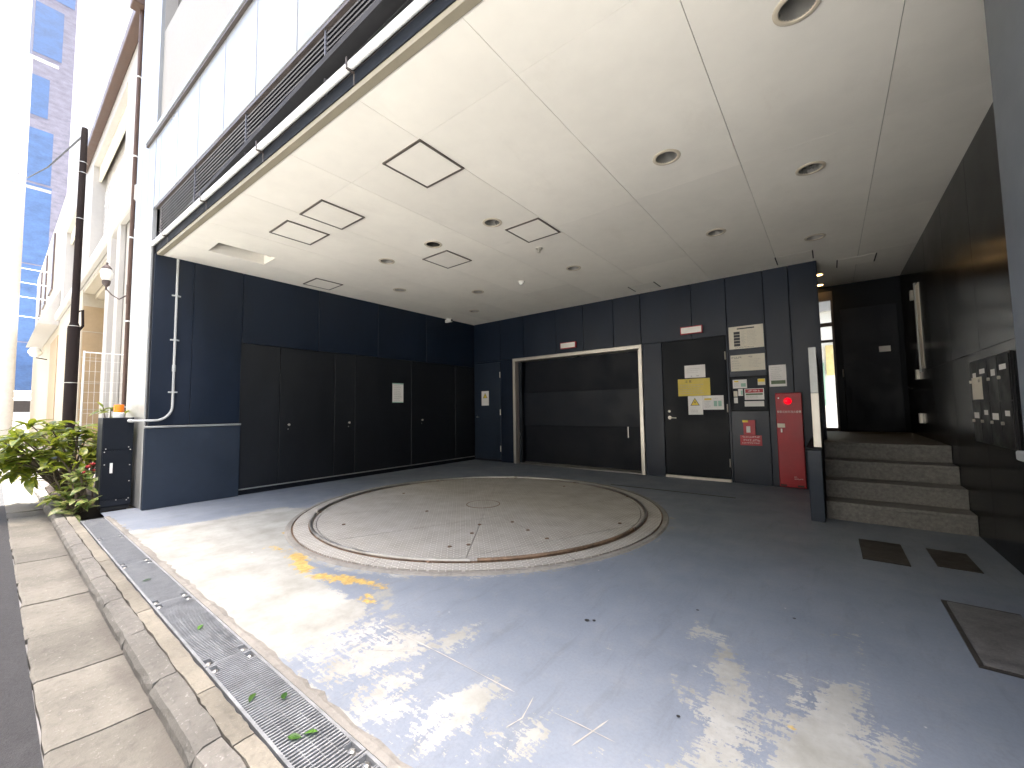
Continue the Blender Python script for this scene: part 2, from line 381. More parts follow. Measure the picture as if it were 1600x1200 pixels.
ch = MB().box(-6.3, 1.4, .604, .615, -.35, -.03).box(-6.3, 1.4, .797, .806, -.35, -.03).box(-6.3, 1.4, .604, .806, -.37, -.35)
tag(obj('drain_channel', ch, 'earth'), kind='structure')
# steel grates: frame angles, fine bars, four lifting pockets each
joints = [1.62, .67, -.285, -1.245, -2.19, -3.14, -4.13, -5.17, -6.23]
gl = ['steel drain grate running out of the frame by the viewer', 'steel drain grate beyond the frame under the right wall', 'closest steel drain grate in view, at the bottom edge of the picture',
      'steel drain grate with several green leaves caught in its bars', 'steel drain grate with a single leaf, level with the front of the turntable',
      'steel drain grate halfway along the drain, one small leaf on it', 'steel drain grate second from the black cabinet', 'farthest steel drain grate, beside the black cabinet and plant']
for i in range(1, 8):
    x1, x0 = joints[i]-.003, joints[i+1]+.003
    t_ = thing('drain_grate', gl[i], 'drain grate', ((x0+x1)/2, .705, -.02), 'steel grates of the entrance drain')
    fr = MB()
    for y in (.613, .787): fr.box(x0, x1, y, y+.011, -.03, .001)
    for xx in (x0, x1-.006): fr.box(xx, xx+.006, .624, .787, -.03, .000)
    obj('frame', fr, 'galvanised', t_)
    br = MB(); nb = round((x1-x0)/.0158); pitch_ = (x1-x0)/nb
    for k in range(1, nb):
        xx = x0+k*pitch_; ya, yb = .624, .787
        if k < 5 or k > nb-5: ya, yb = .652, .758
        br.box(xx-.0032, xx+.0032, ya, yb, -.028, -.001)
    obj('bars', br, 'galvanised', t_)['kind'] = 'stuff'
    rod = MB(); 
    for y in (.665, .705, .745): rod.box(x0+.07, x1-.07, y-.0015, y+.0015, -.022, -.004)
    obj('cross_rod', rod, 'galvanised', t_)
    for xx in (x0+.006, x1-.006-.066):
        for y in (.624, .759):
            pk = MB().box(xx, xx+.066, y, y+.028, -.026, -.020).box(xx, xx+.003, y, y+.028, -.02, -.001).box(xx+.063, xx+.066, y, y+.028, -.02, -.001)
            bl = obj('lifting_pocket', pk, 'galvanised', t_)
            obj('bolt', MB().lathe([(0, 0), (.011, 0), (.011, .012), (.006, .016), (0, .016)], (xx+.033, y+.014, -.02), 10), 'steel_dull', bl, smooth=True)
lipm = MB()
n = 120; vs = []
for k in range(n+1):
    xx = -6.25+7.6*k/n; w = .012+.022*abs(math.sin(k*1.7)*math.sin(k*.37))+random.uniform(0, .012)
    vs += [(xx, .799, -.03), (xx, .800, .001), (xx, .812+w*.4, .0055), (xx, .815+w, .001)]
tag(obj('drain_edge_mortar', lipm.add(vs, [(k*4+j, k*4+j+1, k*4+5+j, k*4+4+j) for k in range(n) for j in range(3)]), 'bare_mortar'), kind='structure')

# ------------------------------------------------------------------ parking floor with its wear
gx = np.arange(-6.55, 1.35, .03); gy = np.append([.80], np.arange(.83, 6.95, .03))
X, Y = np.meshgrid(gx, gy); nx, ny = len(gx), len(gy)
def cap(x0, y0, x1, y1, rad, soft=.12, peak=1.):
    dx, dy = x1-x0, y1-y0; l2 = dx*dx+dy*dy+1e-9
    tq = np.clip(((X-x0)*dx+(Y-y0)*dy)/l2, 0, 1); d = np.hypot(X-x0-tq*dx, Y-y0-tq*dy)
    return np.clip(.5+(rad-d)/(2*soft), 0, 1)*peak
def poly(pts, soft=.12):
    n = len(pts); d = np.full(X.shape, 9.); ins = np.zeros(X.shape, bool)
    for i in range(n):
        (x0, y0), (x1, y1) = pts[i], pts[(i+1) % n]; dx, dy = x1-x0, y1-y0
        tq = np.clip(((X-x0)*dx+(Y-y0)*dy)/(dx*dx+dy*dy+1e-9), 0, 1); d = np.minimum(d, np.hypot(X-x0-tq*dx, Y-y0-tq*dy))
        c = ((y0 > Y) != (y1 > Y)) & (X < (x1-x0)*(Y-y0)/((y1-y0) or 1e-9)+x0); ins ^= c
    return np.clip(.5+np.where(ins, d, -d)/(2*soft), 0, 1)
wear = np.zeros(X.shape)+.06
wl = [poly([(-2.3,.83),(-2.25,1.25),(-1.95,1.42),(-1.62,1.40),(-1.45,1.2),(-1.3,.98),(-1.45,.84)], .22)*.60, cap(-1.2,1.0,-1.0,1.1,.16,.2,.58), cap(-.35,1.7,-.25,1.2,.2,.2,.56), cap(0.,1.7,.05,1.3,.2,.2,.6), poly([(-5.22,.5),(-5.27,.85),(-5.12,1.29),(-5.1,1.75),(-5.08,2.14),(-4.6,2.35),(-4.2,2.0),(-3.93,1.72),(-3.4,1.52),(-2.9,1.42),(-2.55,1.36),(-2.15,1.36),(-2.02,1.25),(-1.98,1.02),(-1.95,.87),(-2.15,.80),(-2.3,.5)], .10)*1.12]
for c in [(-1.85,1.18,-1.55,1.36,.10,.12,.66),(-1.66,.98,-1.47,1.45,.085,.10,.72),(-1.45,1.15,-1.50,1.58,.03,.08,.62),(-1.90,.93,-1.45,1.08,.10,.12,.68),
          (-1.35,.93,-1.14,1.15,.085,.10,.72),(-1.10,.93,-1.10,1.24,.075,.08,.76),(-1.14,1.18,-1.02,1.28,.03,.06,.66),(-1.12,.86,-1.06,.93,.03,.06,.7),(-.94,.98,-.92,1.1,.018,.05,.62),
          (-.84,1.06,-.83,1.29,.022,.05,.78),(-.80,1.33,-.76,1.52,.008,.045,.58),(-.66,1.22,-.64,1.27,.02,.05,.6),(-.47,1.42,-.42,1.5,.02,.06,.6),(-.5,1.2,-.42,1.36,.05,.10,.6),
          (-.52,2.18,-.36,1.92,.075,.09,.70),(-.39,1.92,-.31,1.42,.085,.09,.80),(-.31,1.42,-.28,1.1,.11,.1,.82),(-.16,2.02,-.15,1.72,.05,.07,.72),(-.04,2.07,-.03,1.7,.075,.08,.84),(-.08,1.75,-.02,1.2,.13,.09,.95),
          (.10,1.88,.08,1.4,.07,.09,.68),(-.04,2.55,-.04,2.36,.012,.05,.55),(.055,2.6,.05,2.3,.012,.05,.58),(-5.7,.84,-1.0,.82,.02,.05,.74)]: wl.append(cap(*c))
for q in wl: wear = np.maximum(wear, q)
ring = np.abs(np.hypot(X+3.22, Y-3.55)-2.03); wear = np.maximum(wear, np.clip(.5+(.03-ring)/.12, 0, 1)*(.62+.25*(X < -2.2)))
stain = np.zeros(X.shape)
for c in [(-4.10,1.84,-3.98,1.70,.06,.07,.75),(-3.68,1.46,-3.4,1.5,.06,.09,.70),(-3.30,1.49,-2.95,1.40,.075,.09,.84),(-2.95,1.43,-2.82,1.36,.05,.07,.74),(-2.75,1.41,-2.42,1.53,.065,.08,.84),(-2.42,1.53,-2.28,1.56,.06,.08,.78),(-2.26,1.43,-2.16,1.39,.05,.07,.76),
          (-5.1,1.45,-5.05,2.1,.012,.06,.62),(-4.7,2.3,-4.45,2.28,.03,.06,.72),(-.17,1.73,-.08,1.76,.02,.03,.7)]: stain = np.maximum(stain, cap(*c))
primer = np.zeros(X.shape)
for c in [(-2.76,.9,-2.66,.99,.05,.08,.8),(-2.66,.99,-2.68,1.32,.035,.07,.78),(-3.2,1.40,-2.5,1.33,.07,.14,.72),(-2.2,1.5,-1.7,1.28,.14,.2,.66),(-2.0,1.1,-1.5,1.1,.16,.2,.62),(-3.9,1.6,-3.1,1.45,.05,.1,.6),(-2.4,.88,-2.35,.84,.03,.05,.7)]: primer = np.maximum(primer, cap(*c))
wear = np.where(primer > .62, wear*.55, wear)
verts = np.stack([X, Y, np.zeros_like(X)], -1).reshape(-1, 3)
ii = (np.arange(ny-1)[:, None]*nx+np.arange(nx-1)[None, :]).reshape(-1)
me = bpy.data.meshes.new('floor'); me.from_pydata(verts.tolist(), [], np.stack([ii, ii+1, ii+nx+1, ii+nx], -1).tolist())
for nm, arr in (('wear', wear), ('stain', stain), ('primer', primer)):
    at_ = me.attributes.new(nm, 'FLOAT', 'POINT'); at_.data.foreach_set('value', arr.reshape(-1).astype(np.float32))
me.materials.append(MATS['floor_paint']); floor = link(bpy.data.objects.new('floor', me)); ORG[floor] = Vector(); tag(floor, kind='structure')
# scraped lines in the paint
def ribbon(pts, w, z=.0022):
    vs = []; P = []
    for i in range(len(pts)-1):
        m_ = max(3, int((Vector(pts[i+1])-Vector(pts[i])).length/.03))
        P += [Vector(pts[i]).lerp(Vector(pts[i+1]), k/m_) for k in range(m_)]
    P.append(Vector(pts[-1]))
    for i, q in enumerate(P):
        d = (P[min(i+1, len(P)-1)]-P[max(i-1, 0)]).normalized(); nrm = Vector((-d.y, d.x)); ww = w*random.uniform(.25, 1.2)*(1 if 0 < i < len(P)-1 else .1)
        vs += [(*(q+nrm*ww), z), (*(q-nrm*ww), z)]
    return MB().add(vs, [(2*i, 2*i+2, 2*i+3, 2*i+1) for i in range(len(P)-1)])
for pts, w in [([(-1.87,1.29),(-1.43,1.30),(-1.02,1.30)], .0026), ([(-.95,1.325),(-.935,1.27),(-.92,1.21),(-.94,1.14)], .0024), ([(-.85,1.30),(-.74,1.307),(-.61,1.31)], .0019), ([(-.72,1.21),(-.70,1.28),(-.67,1.39)], .0028), ([(-1.72,1.13),(-1.56,1.24)], .002)]:
    obj('paint_scratch', ribbon(pts, w), 'bare_line', floor)
for x_, y_, w in [(-1.05, 1.95, .013), (-1.02, 1.97, .009), (-.62, 2.4, .008), (-.48, 1.55, .007), (-.2, 2.6, .008)]:
    obj('oil_spot', MB().lathe([(0, .004), (w, .0035)], (x_, y_, 0), 9), 'rubber', floor)
# floor covers on the right
box('inspection_cover', .13, .38, 3.88, 4.42, .0, .008, 'cover_dark', bevel=.002)
tag(bpy.data.objects['inspection_cover'], 'dark brown rectangular floor cover before the steps, nearer the turntable', 'floor cover')
tag(box('floor_grille', .52, .73, 3.99, 4.42, .0, .006, 'cover_dark', bevel=.002), 'dull dark floor cover before the steps, closer to the right wall', 'floor cover')
ck = thing('checker_cover', 'worn chequered steel cover plate in the floor at the right edge', 'floor cover', (.58, 2.95, 0))
box('plate', .455, .72, 2.60, 3.30, .0, .010, 'cover_plate', ck, .002)
fr = MB().box(.435, .453, 2.58, 3.32, 0, .007).box(.453, .722, 3.303, 3.32, 0, .007).box(.453, .722, 2.58, 2.597, 0, .007); obj('frame', fr, 'cover_dark', ck)
tb = box('threshold_strip', -2.55, -.95, 5.55, 5.57, .0, .004, 'cover_dark'); tag(tb, 'thin dark joint strip in the floor before the steel door', 'floor joint')

# ------------------------------------------------------------------ turntable
TC = (-3.22, 3.55)
tt_ = thing('car_turntable', 'large round steel car turntable of checker plate set in the floor', 'turntable', (*TC, 0))
obj('outer_ring', MB().lathe([(1.958, .0), (1.958, .010), (1.995, .010), (2.003, .004), (2.01, 0)], (*TC, 0), 128), 'bare_mortar', tt_, smooth=True)
obj('gap_ring', MB().lathe([(1.925, .002), (1.957, .002)], (*TC, 0), 128), 'rust_steel', tt_)
for k in range(8):
    a0, a1 = 2*math.pi*k/8+.3, 2*math.pi*(k+1)/8+.3; n = 16; vs = []
    for i in range(n+1):
        th = a0+.0008+(a1-a0-.0016)*i/n
        for rr, z in ((1.745, 0), (1.745, .012), (1.940, .012), (1.940, 0)): vs.append((TC[0]+rr*math.cos(th), TC[1]+rr*math.sin(th), z))
    obj('rim_plate', MB().add(vs, [(i*4+j, i*4+j+1, i*4+5+j, i*4+4+j) for i in range(n) for j in range(3)]), 'checker_plate', tt_)
# deck: strips cut along the seams, plus the wedge-shaped hatch
def clip(poly_, nx_, ny_, c, keep):
    out = []
    for i in range(len(poly_)):
        p0, p1 = poly_[i], poly_[(i+1) % len(poly_)]; d0 = (nx_*p0[0]+ny_*p0[1]-c)*keep; d1 = (nx_*p1[0]+ny_*p1[1]-c)*keep
        if d0 >= 0: out.append(p0)
        if d0*d1 < 0: s_ = d0/(d0-d1); out.append((p0[0]+(p1[0]-p0[0])*s_, p0[1]+(p1[1]-p0[1])*s_))
    return out
circ = [(TC[0]+1.738*math.cos(2*math.pi*k/160), TC[1]+1.738*math.sin(2*math.pi*k/160)) for k in range(160)]
def halfplane(p0, p1):
    dx, dy = p1[0]-p0[0], p1[1]-p0[1]; l = math.hypot(dx, dy); n_ = (-dy/l, dx/l); return (*n_, n_[0]*p0[0]+n_[1]*p0[1])
# seam directions taken parallel to the long seam across the front
dirv = ((-1.48)-(-2.19), 3.75-2.21); l = math.hypot(*dirv); dirv = (dirv[0]/l, dirv[1]/l); nrm = (-dirv[1], dirv[0])
c0 = nrm[0]*-2.19+nrm[1]*2.21
seams = [c0, c0+.92, c0+1.84]
bands = [(None, seams[0]), (seams[0], seams[1]), (seams[1], seams[2]), (seams[2], None)]
gapw = .0035
wA = halfplane((-2.68, 2.90), (-2.15, 2.17)); wB = halfplane((-2.48, 3.15), (-1.66, 2.81)); wC = halfplane((-2.68, 2.90), (-2.48, 3.15))
def side(hp, q): return 1 if hp[0]*q[0]+hp[1]*q[1]-hp[2] > 0 else -1
inner = (-2.3, 2.75); sA, sB, sC = side(wA, inner), side(wB, inner), side(wC, inner)
def deck(poly_, name, mat='checker_plate', z=.013):
    if len(poly_) > 2: obj(name, MB().prism(poly_, 0, z), mat, tt_)
for lo, hi in bands:
    q = circ
    if lo is not None: q = clip(q, *nrm, lo+gapw, 1)
    if hi is not None: q = clip(q, *nrm, hi-gapw, -1)
    # outside the wedge in three pieces
    o1 = clip(q, wA[0], wA[1], wA[2]-sA*gapw, -sA)
    q2 = clip(q, wA[0], wA[1], wA[2]+sA*.0, sA); o2 = clip(q2, wB[0], wB[1], wB[2]-sB*gapw, -sB)
    q3 = clip(q2, wB[0], wB[1], wB[2], sB); o3 = clip(q3, wC[0], wC[1], wC[2]-sC*gapw, -sC)
    for o_ in (o1, o2, o3): deck(o_, 'deck_plate')
    hq = clip(clip(clip(q, wA[0], wA[1], wA[2]+sA*gapw, sA), wB[0], wB[1], wB[2]+sB*gapw, sB), wC[0], wC[1], wC[2]+sC*gapw, sC)
    deck(hq, 'hatch_plate', z=.0135)
obj('deck_base', MB().lathe([(0, .003), (1.94, .003)], (*TC, 0), 96), 'dark_hole', tt_)
# low guide rail bent round the deck, in three lengths
for a0, a1 in [(-.86, .02), (.0, 2.0), (2.03, 4.0), (4.03, -.89+2*math.pi)]:
    n = max(8, int((a1-a0)*30)); pts = [(TC[0]+1.79*math.cos(a0+(a1-a0)*i/n), TC[1]+1.79*math.sin(a0+(a1-a0)*i/n), .026) for i in range(n+1)]
    obj('guide_rail', MB().tube(pts, .014, 8), 'rust_steel' if a0 == -.86 else 'steel_dull', tt_, smooth=True)
obj('rust_band', MB().lathe([(1.772, .0128), (1.778, .0132), (1.806, .0132), (1.812, .0128)], (*TC, 0), 128), 'rust_steel', tt_)
for k in range(10):
    th = 2*math.pi*k/10+.2
    cx_, cy_ = TC[0]+1.79*math.cos(th), TC[1]+1.79*math.sin(th)
    box('rail_cleat', cx_-.022, cx_+.022, cy_-.022, cy_+.022, .012, .022, 'rust_steel', tt_, .003)
hub = obj('hub_cover', MB().lathe([(.185, .0131), (.18, .017), (0, .018)], (*TC, 0), 40), 'checker_plate', tt_)
obj('hub_rim', MB().lathe([(.186, .0135), (.186, .0165), (.196, .0165), (.196, .0135)], (*TC, 0), 40), 'rust_steel', hub)
for x_, y_ in [(-2.68,2.90),(-2.48,3.15),(-2.55,2.66),(-2.36,2.42),(-2.2,3.02),(-1.93,2.92),(-3.76,2.14),(-2.45,2.30),(-3.50,2.95),(-1.62,3.7),(-4.5,3.4),(-3.0,5.0)]:
    obj('bolt', MB().lathe([(.018, .0132), (.016, .019), (.008, .021), (0, .021)], (x_, y_, 0), 10), 'rust_steel', tt_, smooth=True)

# ------------------------------------------------------------------ ceiling: boards with real joints, cut for lights and openings
ceil = box('ceiling', -6.45, 1.3, 1.17, 8.5, H+.22, H+.26, 'backing'); tag(ceil, kind='structure')
lights = [(-.03, 2.32, 'topmost, largest recessed ceiling downlight, cut by the upper edge of the picture'), (-.03, 4.03, 'recessed ceiling downlight above the steps, nearer the viewer of the column by the right wall'),
 (-.04, 5.74, 'farthest recessed ceiling downlight above the steps, faint and flat'), (-.90, 3.13, 'recessed ceiling downlight with cream rim, first before the steel door'), (-.90, 4.86, 'recessed ceiling downlight farther in, before the steel door'),
 (-2.65, 3.10, 'recessed ceiling downlight just left of the hatch over the turntable centre'), (-4.40, 3.05, 'recessed ceiling downlight between the open ceiling box and the central hatches'), (-5.31, 3.92, 'recessed ceiling downlight closest above the cupboard doors'),
 (-4.44, 4.81, 'recessed ceiling downlight midway towards the back corner'), (-5.37, 5.71, 'farthest recessed downlight, in the back corner by the cupboards'), (-2.68, 4.84, 'recessed ceiling downlight straight above the car lift gate')]
SPK = (-3.54, 3.08)
holes = [(x_, y_, .078) for x_, y_, _ in lights]+[(*SPK, .082)]
OPEN = (-5.71, -5.35, 1.50, 2.10)
xs = [-6.33, -5.72, -4.845, -3.965, -3.09, -2.21, -1.33, -.465, .38, 1.25]
ys = [None, 1.79, 3.60, 5.41, 6.74]
def board(x0, x1, y0a, y0b, y1, hole=None, rect=None):
    bm = bmesh.new(); lp = [(x0, y0a), (x1, y0b), (x1, y1), (x0, y1)]
    def loop(pts):
        vs = [bm.verts.new((a, c, H)) for a, c in pts]
        return [bm.edges.new((vs[i], vs[(i+1) % len(vs)])) for i in range(len(vs))]
    E = loop(lp)
    for (hx, hy, hr) in hole or []: E += loop([(hx+hr*math.cos(2*math.pi*k/28), hy+hr*math.sin(2*math.pi*k/28)) for k in range(28)])
    if rect: E += loop([(rect[0], rect[2]), (rect[1], rect[2]), (rect[1], rect[3]), (rect[0], rect[3])])
    bmesh.ops.triangle_fill(bm, edges=E, use_beauty=True, use_dissolve=False)
    ret = bmesh.ops.extrude_face_region(bm, geom=list(bm.faces))
    bmesh.ops.translate(bm, vec=(0, 0, .012), verts=[v for v in ret['geom'] if isinstance(v, bmesh.types.BMVert)])
    bmesh.ops.recalc_face_normals(bm, faces=bm.faces)
    me = bpy.data.meshes.new('ceiling_board'); bmesh.ops.translate(bm, vec=-ORG[ceil], verts=bm.verts); bm.to_mesh(me); bm.free(); me.materials.append(MATS['ceiling_cream'])
    o = link(bpy.data.objects.new('ceiling_board', me)); o.parent = ceil
for i in range(len(xs)-1):
    a, c = xs[i]+.0018, xs[i+1]-.0018
    rows = list(ys)
    if i == 1: rows = [None, 3.60, 5.41, 6.74]
    if i >= 7: rows = [None, 1.79, 3.60, 5.41, 6.74, 8.36]
    for j in range(len(rows)-1):
        y0a = y0b = (rows[j] or 0)+.0008
        if rows[j] is None: y0a, y0b = yf(a)+.05, yf(c)+.05
        y1 = rows[j+1]-.0008
        hs = [h for h in holes if a < h[0] < c and max(y0a, y0b) < h[1] < y1]
        rc = OPEN if (i == 1 and j == 0) else None
        board(a, c, y0a, y0b, y1, hs, rc)
# fill the joints from above with a dark backing so no daylight shows through
box('joint_backing', -6.4, 1.3, 1.24, 8.4, H+.19, H+.20, 'backing', ceil)
# front lip of the ceiling
lip = MB().add([(-6.40, yf(-6.4), H-.006), (1.3, yf(1.3), H-.006), (1.3, yf(1.3)+.05, H-.006), (-6.40, yf(-6.4)+.05, H-.006), (-6.40, yf(-6.4), H+.03), (1.3, yf(1.3), H+.03), (1.3, yf(1.3)+.05, H+.03), (-6.40, yf(-6.4)+.05, H+.03)],
    [(0,3,2,1),(4,5,6,7),(0,1,5,4),(1,2,6,5),(2,3,7,6),(3,0,4,7)])
obj('edge_bead', lip, 'edge_cream', ceil)
# open box in the ceiling
ob = thing('ceiling_opening', 'open rectangular box recessed in the ceiling near the left wall', 'ceiling opening', (-5.53, 1.8, H))
x0, x1, y0, y1 = OPEN
mb = MB().box(x0-.012, x0, y0-.012, y1+.012, H+.012, H+.17).box(x1, x1+.012, y0-.012, y1+.012, H+.012, H+.17).box(x0, x1, y0-.012, y0, H+.012, H+.17).box(x0, x1, y1, y1+.012, H+.012, H+.17)
obj('side_wall', mb, 'ceiling_cream', ob); box('top_plate', x0-.012, x1+.012, y0-.012, y1+.012, H+.171, H+.18, 'can_grey', ob)
box('fixing_bracket', x1-.10, x1-.004, y1-.06, y1-.02, H+.03, H+.05, 'trim_cream', ob)
# downlights: trim ring, reflector can, lamp
for i, (x_, y_, lab) in enumerate(lights):
    t_ = thing('downlight', lab, 'downlight', (x_, y_, H), 'unlit recessed downlights in the parking ceiling')
    obj('trim_ring', MB().lathe([(.076, .004), (.078, -.006), (.092, -.008), (.101, -.004), (.102, -.0005)], (x_, y_, H), 32), 'trim_cream', t_, smooth=True)
    obj('reflector', MB().lathe([(.0765, .0), (.072, .05), (.058, .10), (.03, .13), (0, .135)], (x_, y_, H), 28), 'can_grey', t_, smooth=True)
    obj('lamp', MB().lathe([(0, .05), (.022, .055), (.034, .075), (.03, .11), (.02, .128)], (x_, y_, H), 16), 'lamp_glass', t_, smooth=True)
t_ = thing('ceiling_speaker', 'round black recessed ceiling fitting beside the square hatch', 'ceiling fitting', (*SPK, H))
obj('trim_ring', MB().lathe([(.078, .004), (.08, -.006), (.094, -.008), (.104, -.0005)], (*SPK, H), 32), 'trim_cream', t_, smooth=True)
obj('dark_can', MB().lathe([(.0785, .0), (.075, .11), (0, .115)], (*SPK, H), 28), 'dark_hole', t_)
# inspection hatches
hat = [(-2.65, -2.20, 1.79, 2.24, 'largest square ceiling hatch with dark frame, nearest the street edge'), (-3.97, -3.54, 1.76, 2.20, 'square ceiling hatch, right one of the close pair near the street edge'),
       (-4.62, -4.19, 1.74, 2.18, 'square ceiling hatch, left one of the close pair near the street edge'), (-2.65, -2.22, 3.31, 3.74, 'square ceiling hatch in the middle of the ceiling above the turntable, right'),
       (-3.99, -3.54, 3.29, 3.73, 'square ceiling hatch just behind the black round fitting'), (-6.13, -5.72, 2.79, 3.20, 'thin framed square ceiling hatch against the left wall')]
for x0, x1, y0, y1, lab in hat:
    t_ = thing('ceiling_hatch', lab, 'ceiling hatch', ((x0+x1)/2, (y0+y1)/2, H-.01), 'square inspection hatches in the ceiling')
    w = .016; fr = MB().box(x0, x1, y0, y0+w, H-.010, H-.0005).box(x0, x1, y1-w, y1, H-.010, H-.0005).box(x0, x0+w, y0+w, y1-w, H-.010, H-.0005).box(x1-w, x1, y0+w, y1-w, H-.010, H-.0005)
    obj('frame', fr, 'hatch_frame', t_); box('panel', x0+w+.002, x1-w-.002, y0+w+.002, y1-w-.002, H-.007, H-.001, 'ceiling_cream', t_)
for x0, x1, y0, y1, lab in [(-2.45, -2.03, 6.17, 6.49, 'ceiling access panel with two dark slots, above the car lift gate'), (-.475, -.07, 6.20, 6.54, 'ceiling access panel with two dark slots, above the red cabinet'), (.165, .57, 6.85, 7.22, 'ceiling access panel with two dark slots, over the entrance steps')]:
    t_ = thing('access_panel', lab, 'access panel', ((x0+x1)/2, (y0+y1)/2, H-.006), 'slotted access panels in the ceiling')
    box('panel', x0+.014, x1-.014, y0, y1, H-.004, H-.0006, 'ceiling_cream', t_)
    for xx in (x0, x1-.013): box('slot', xx, xx+.013, y0, y1, H-.006, H-.0006, 'dark_hole', t_)
t_ = thing('smoke_detector', 'small white round detector on the ceiling before the lift gate', 'detector', (-3.58, 4.85, H))
obj('base', MB().lathe([(0, -.012), (.05, -.012), (.052, -.0006)], (-3.58, 4.85, H), 20), 'plastic_white', t_, smooth=True)
obj('sensor', MB().lathe([(0, -.05), (.022, -.048), (.032, -.03), (.034, -.0125)], (-3.58, 4.85, H), 18), 'plastic_white', t_, smooth=True)
t_ = thing('sprinkler', 'small metal sprinkler head on the ceiling beside the middle hatch', 'sprinkler', (-2.66, 3.97, H))
obj('rosette', MB().lathe([(0, -.006), (.04, -.005), (.042, -.0006)], (-2.66, 3.97, H), 18), 'steel', t_, smooth=True)
obj('nozzle', MB().lathe([(.012, -.0062), (.012, -.03), (.006, -.035), (.006, -.05), (.022, -.052), (0, -.054)], (-2.66, 3.97, H), 14), 'steel', t_, smooth=True)
t_ = thing('security_camera', 'small white security camera at the ceiling over the cupboards', 'security camera', (-6.18, 5.79, H-.02))
obj('mount', MB().lathe([(0, -.03), (.03, -.03), (.035, -.0006)], (-6.2, 5.79, H), 14), 'plastic_white', t_, smooth=True)
box('body', -6.26, -6.09, 5.76, 5.82, H-.095, H-.032, 'plastic_white', t_, .008)
obj('lens', MB().lathe([(0, .012), (.022, .012), (.024, 0)], (-6.09, 5.79, H-.063), 14, 'x'), 'ink', t_)

# ------------------------------------------------------------------ left wall with cupboard doors
lw = thing('side_wall', 'dark navy panelled side wall with grey rail and charcoal cupboard doors', 'wall', (XL-.1, 3.9, 0))
box('core', -6.75, XL-.035, 1.12, 6.85, .0, H+.2, 'backing', lw)
def lp(name, y0, y1, z0, z1, mat, proud=0, g_=.004):
    return box(name, XL-.034, XL+proud, y0+g_, y1-g_, z0+.002, z1-.002, mat, lw, .003)
lp('wall_panel', 1.13, 1.52, .968, H+.01, 'navy_panel', 0, .0015); lp('wall_panel', 1.52, 2.07, .968, H+.01, 'navy_panel', .0, .0015)
for a, c in [(2.07, 3.13), (3.13, 4.2), (4.2, 5.3), (5.3, 6.685)]: lp('wall_panel', a, c, 2.065, H+.01, 'navy_panel', -.001)
lp('wainscot', 1.10, 2.07, .0, .940, 'navy_wainscot', .030, .001)
box('rail', XL-.03, XL+.042, 1.095, 2.075, .942, .966, 'rail_grey', lw, .004)
for a, c, kn in [(2.07, 2.575, None), (2.575, 3.41, 2.70), (3.41, 3.77, 3.655), (3.77, 4.94, None), (4.94, 6.10, 5.19), (6.10, 6.685, None)]:
    d = lp('cupboard_door', a, c, .085, 2.06, 'charcoal_door', -.012, .005)
    if kn:
        obj('knob', MB().lathe([(.008, 0), (.008, .02), (.016, .024), (.018, .034), (.012, .042), (0, .043)], (XL-.012, kn, .925), 14, 'x'), 'steel', d, smooth=True)
        obj('keyhole', MB().lathe([(.009, .0), (.009, .003), (0, .003)], (XL-.012, kn, .86), 10, 'x'), 'steel_dull', d)
box('sill', XL-.03, XL-.004, 2.075, 6.685, .068, .082, 'rail_grey', lw, .002)
box('plinth', XL-.034, XL-.024, 2.075, 6.685, .0, .066, 'shutter_black', lw)
box('door_frame', XL-.034, XL+.006, 2.06, 2.072, .0, 2.07, 'charcoal_door', lw)
cn = thing('conduit', 'grey conduit pipe bending down the navy wall to the black cabinet', 'conduit', (XL+.02, 1.34, .98))
pts = [(XL+.018, 1.345, 3.02), (XL+.018, 1.345, 1.20)]+[(XL+.018, 1.345-.16*(1-math.cos(th)), 1.20-.17*math.sin(th)) for th in [math.pi/2*k/8 for k in range(1, 9)]]+[(XL+.018, 1.10, 1.03), (-6.36, 1.06, 1.03), (-6.56, 1.02, 1.03)]
obj('pipe', MB().tube(pts, .0135, 10), 'conduit_grey', cn, smooth=True)
obj('connector', MB().tube([(-6.50, 1.03, 1.03), (-6.60, 1.015, 1.03)], .021, 12), 'conduit_grey', cn, smooth=True)
obj('joint', MB().tube([(XL+.018, 1.345, 1.62), (XL+.018, 1.345, 1.70)], .019, 12), 'conduit_grey', cn, smooth=True)
for z in (2.55, 1.36, 2.0): obj('clip', MB().box(XL+.0, XL+.036, 1.325, 1.365, z, z+.018).box(XL, XL+.006, 1.30, 1.39, z, z+.018), 'conduit_grey', cn)

# ------------------------------------------------------------------ signs: frames for the walls
class BackF:
    def P(s, u_, v_, w): return (u_, s.y-w, v_)
    def __init__(s, y): s.y = y
class LeftF:
    def P(s, u_, v_, w): return (s.x+w, u_, v_)
    def __init__(s, x): s.x = x
class RightF:
    def P(s, u_, v_, w): return (s.x-w, u_, v_)
    def __init__(s, x): s.x = x
def slab(F, u0, u1, v0, v1, w0, w1):
    return MB().add([F.P(a, c, w) for w in (w0, w1) for a, c in ((u0, v0), (u1, v0), (u1, v1), (u0, v1))], [(0,1,2,3),(7,6,5,4),(0,4,5,1),(1,5,6,2),(2,6,7,3),(3,7,4,0)])
def quads(F, rects, w):
    mb = MB()
    for u0, u1, v0, v1 in rects: mb.add([F.P(u0, v0, w), F.P(u1, v0, w), F.P(u1, v1, w), F.P(u0, v1, w)], [(0, 1, 2, 3)])
    return mb
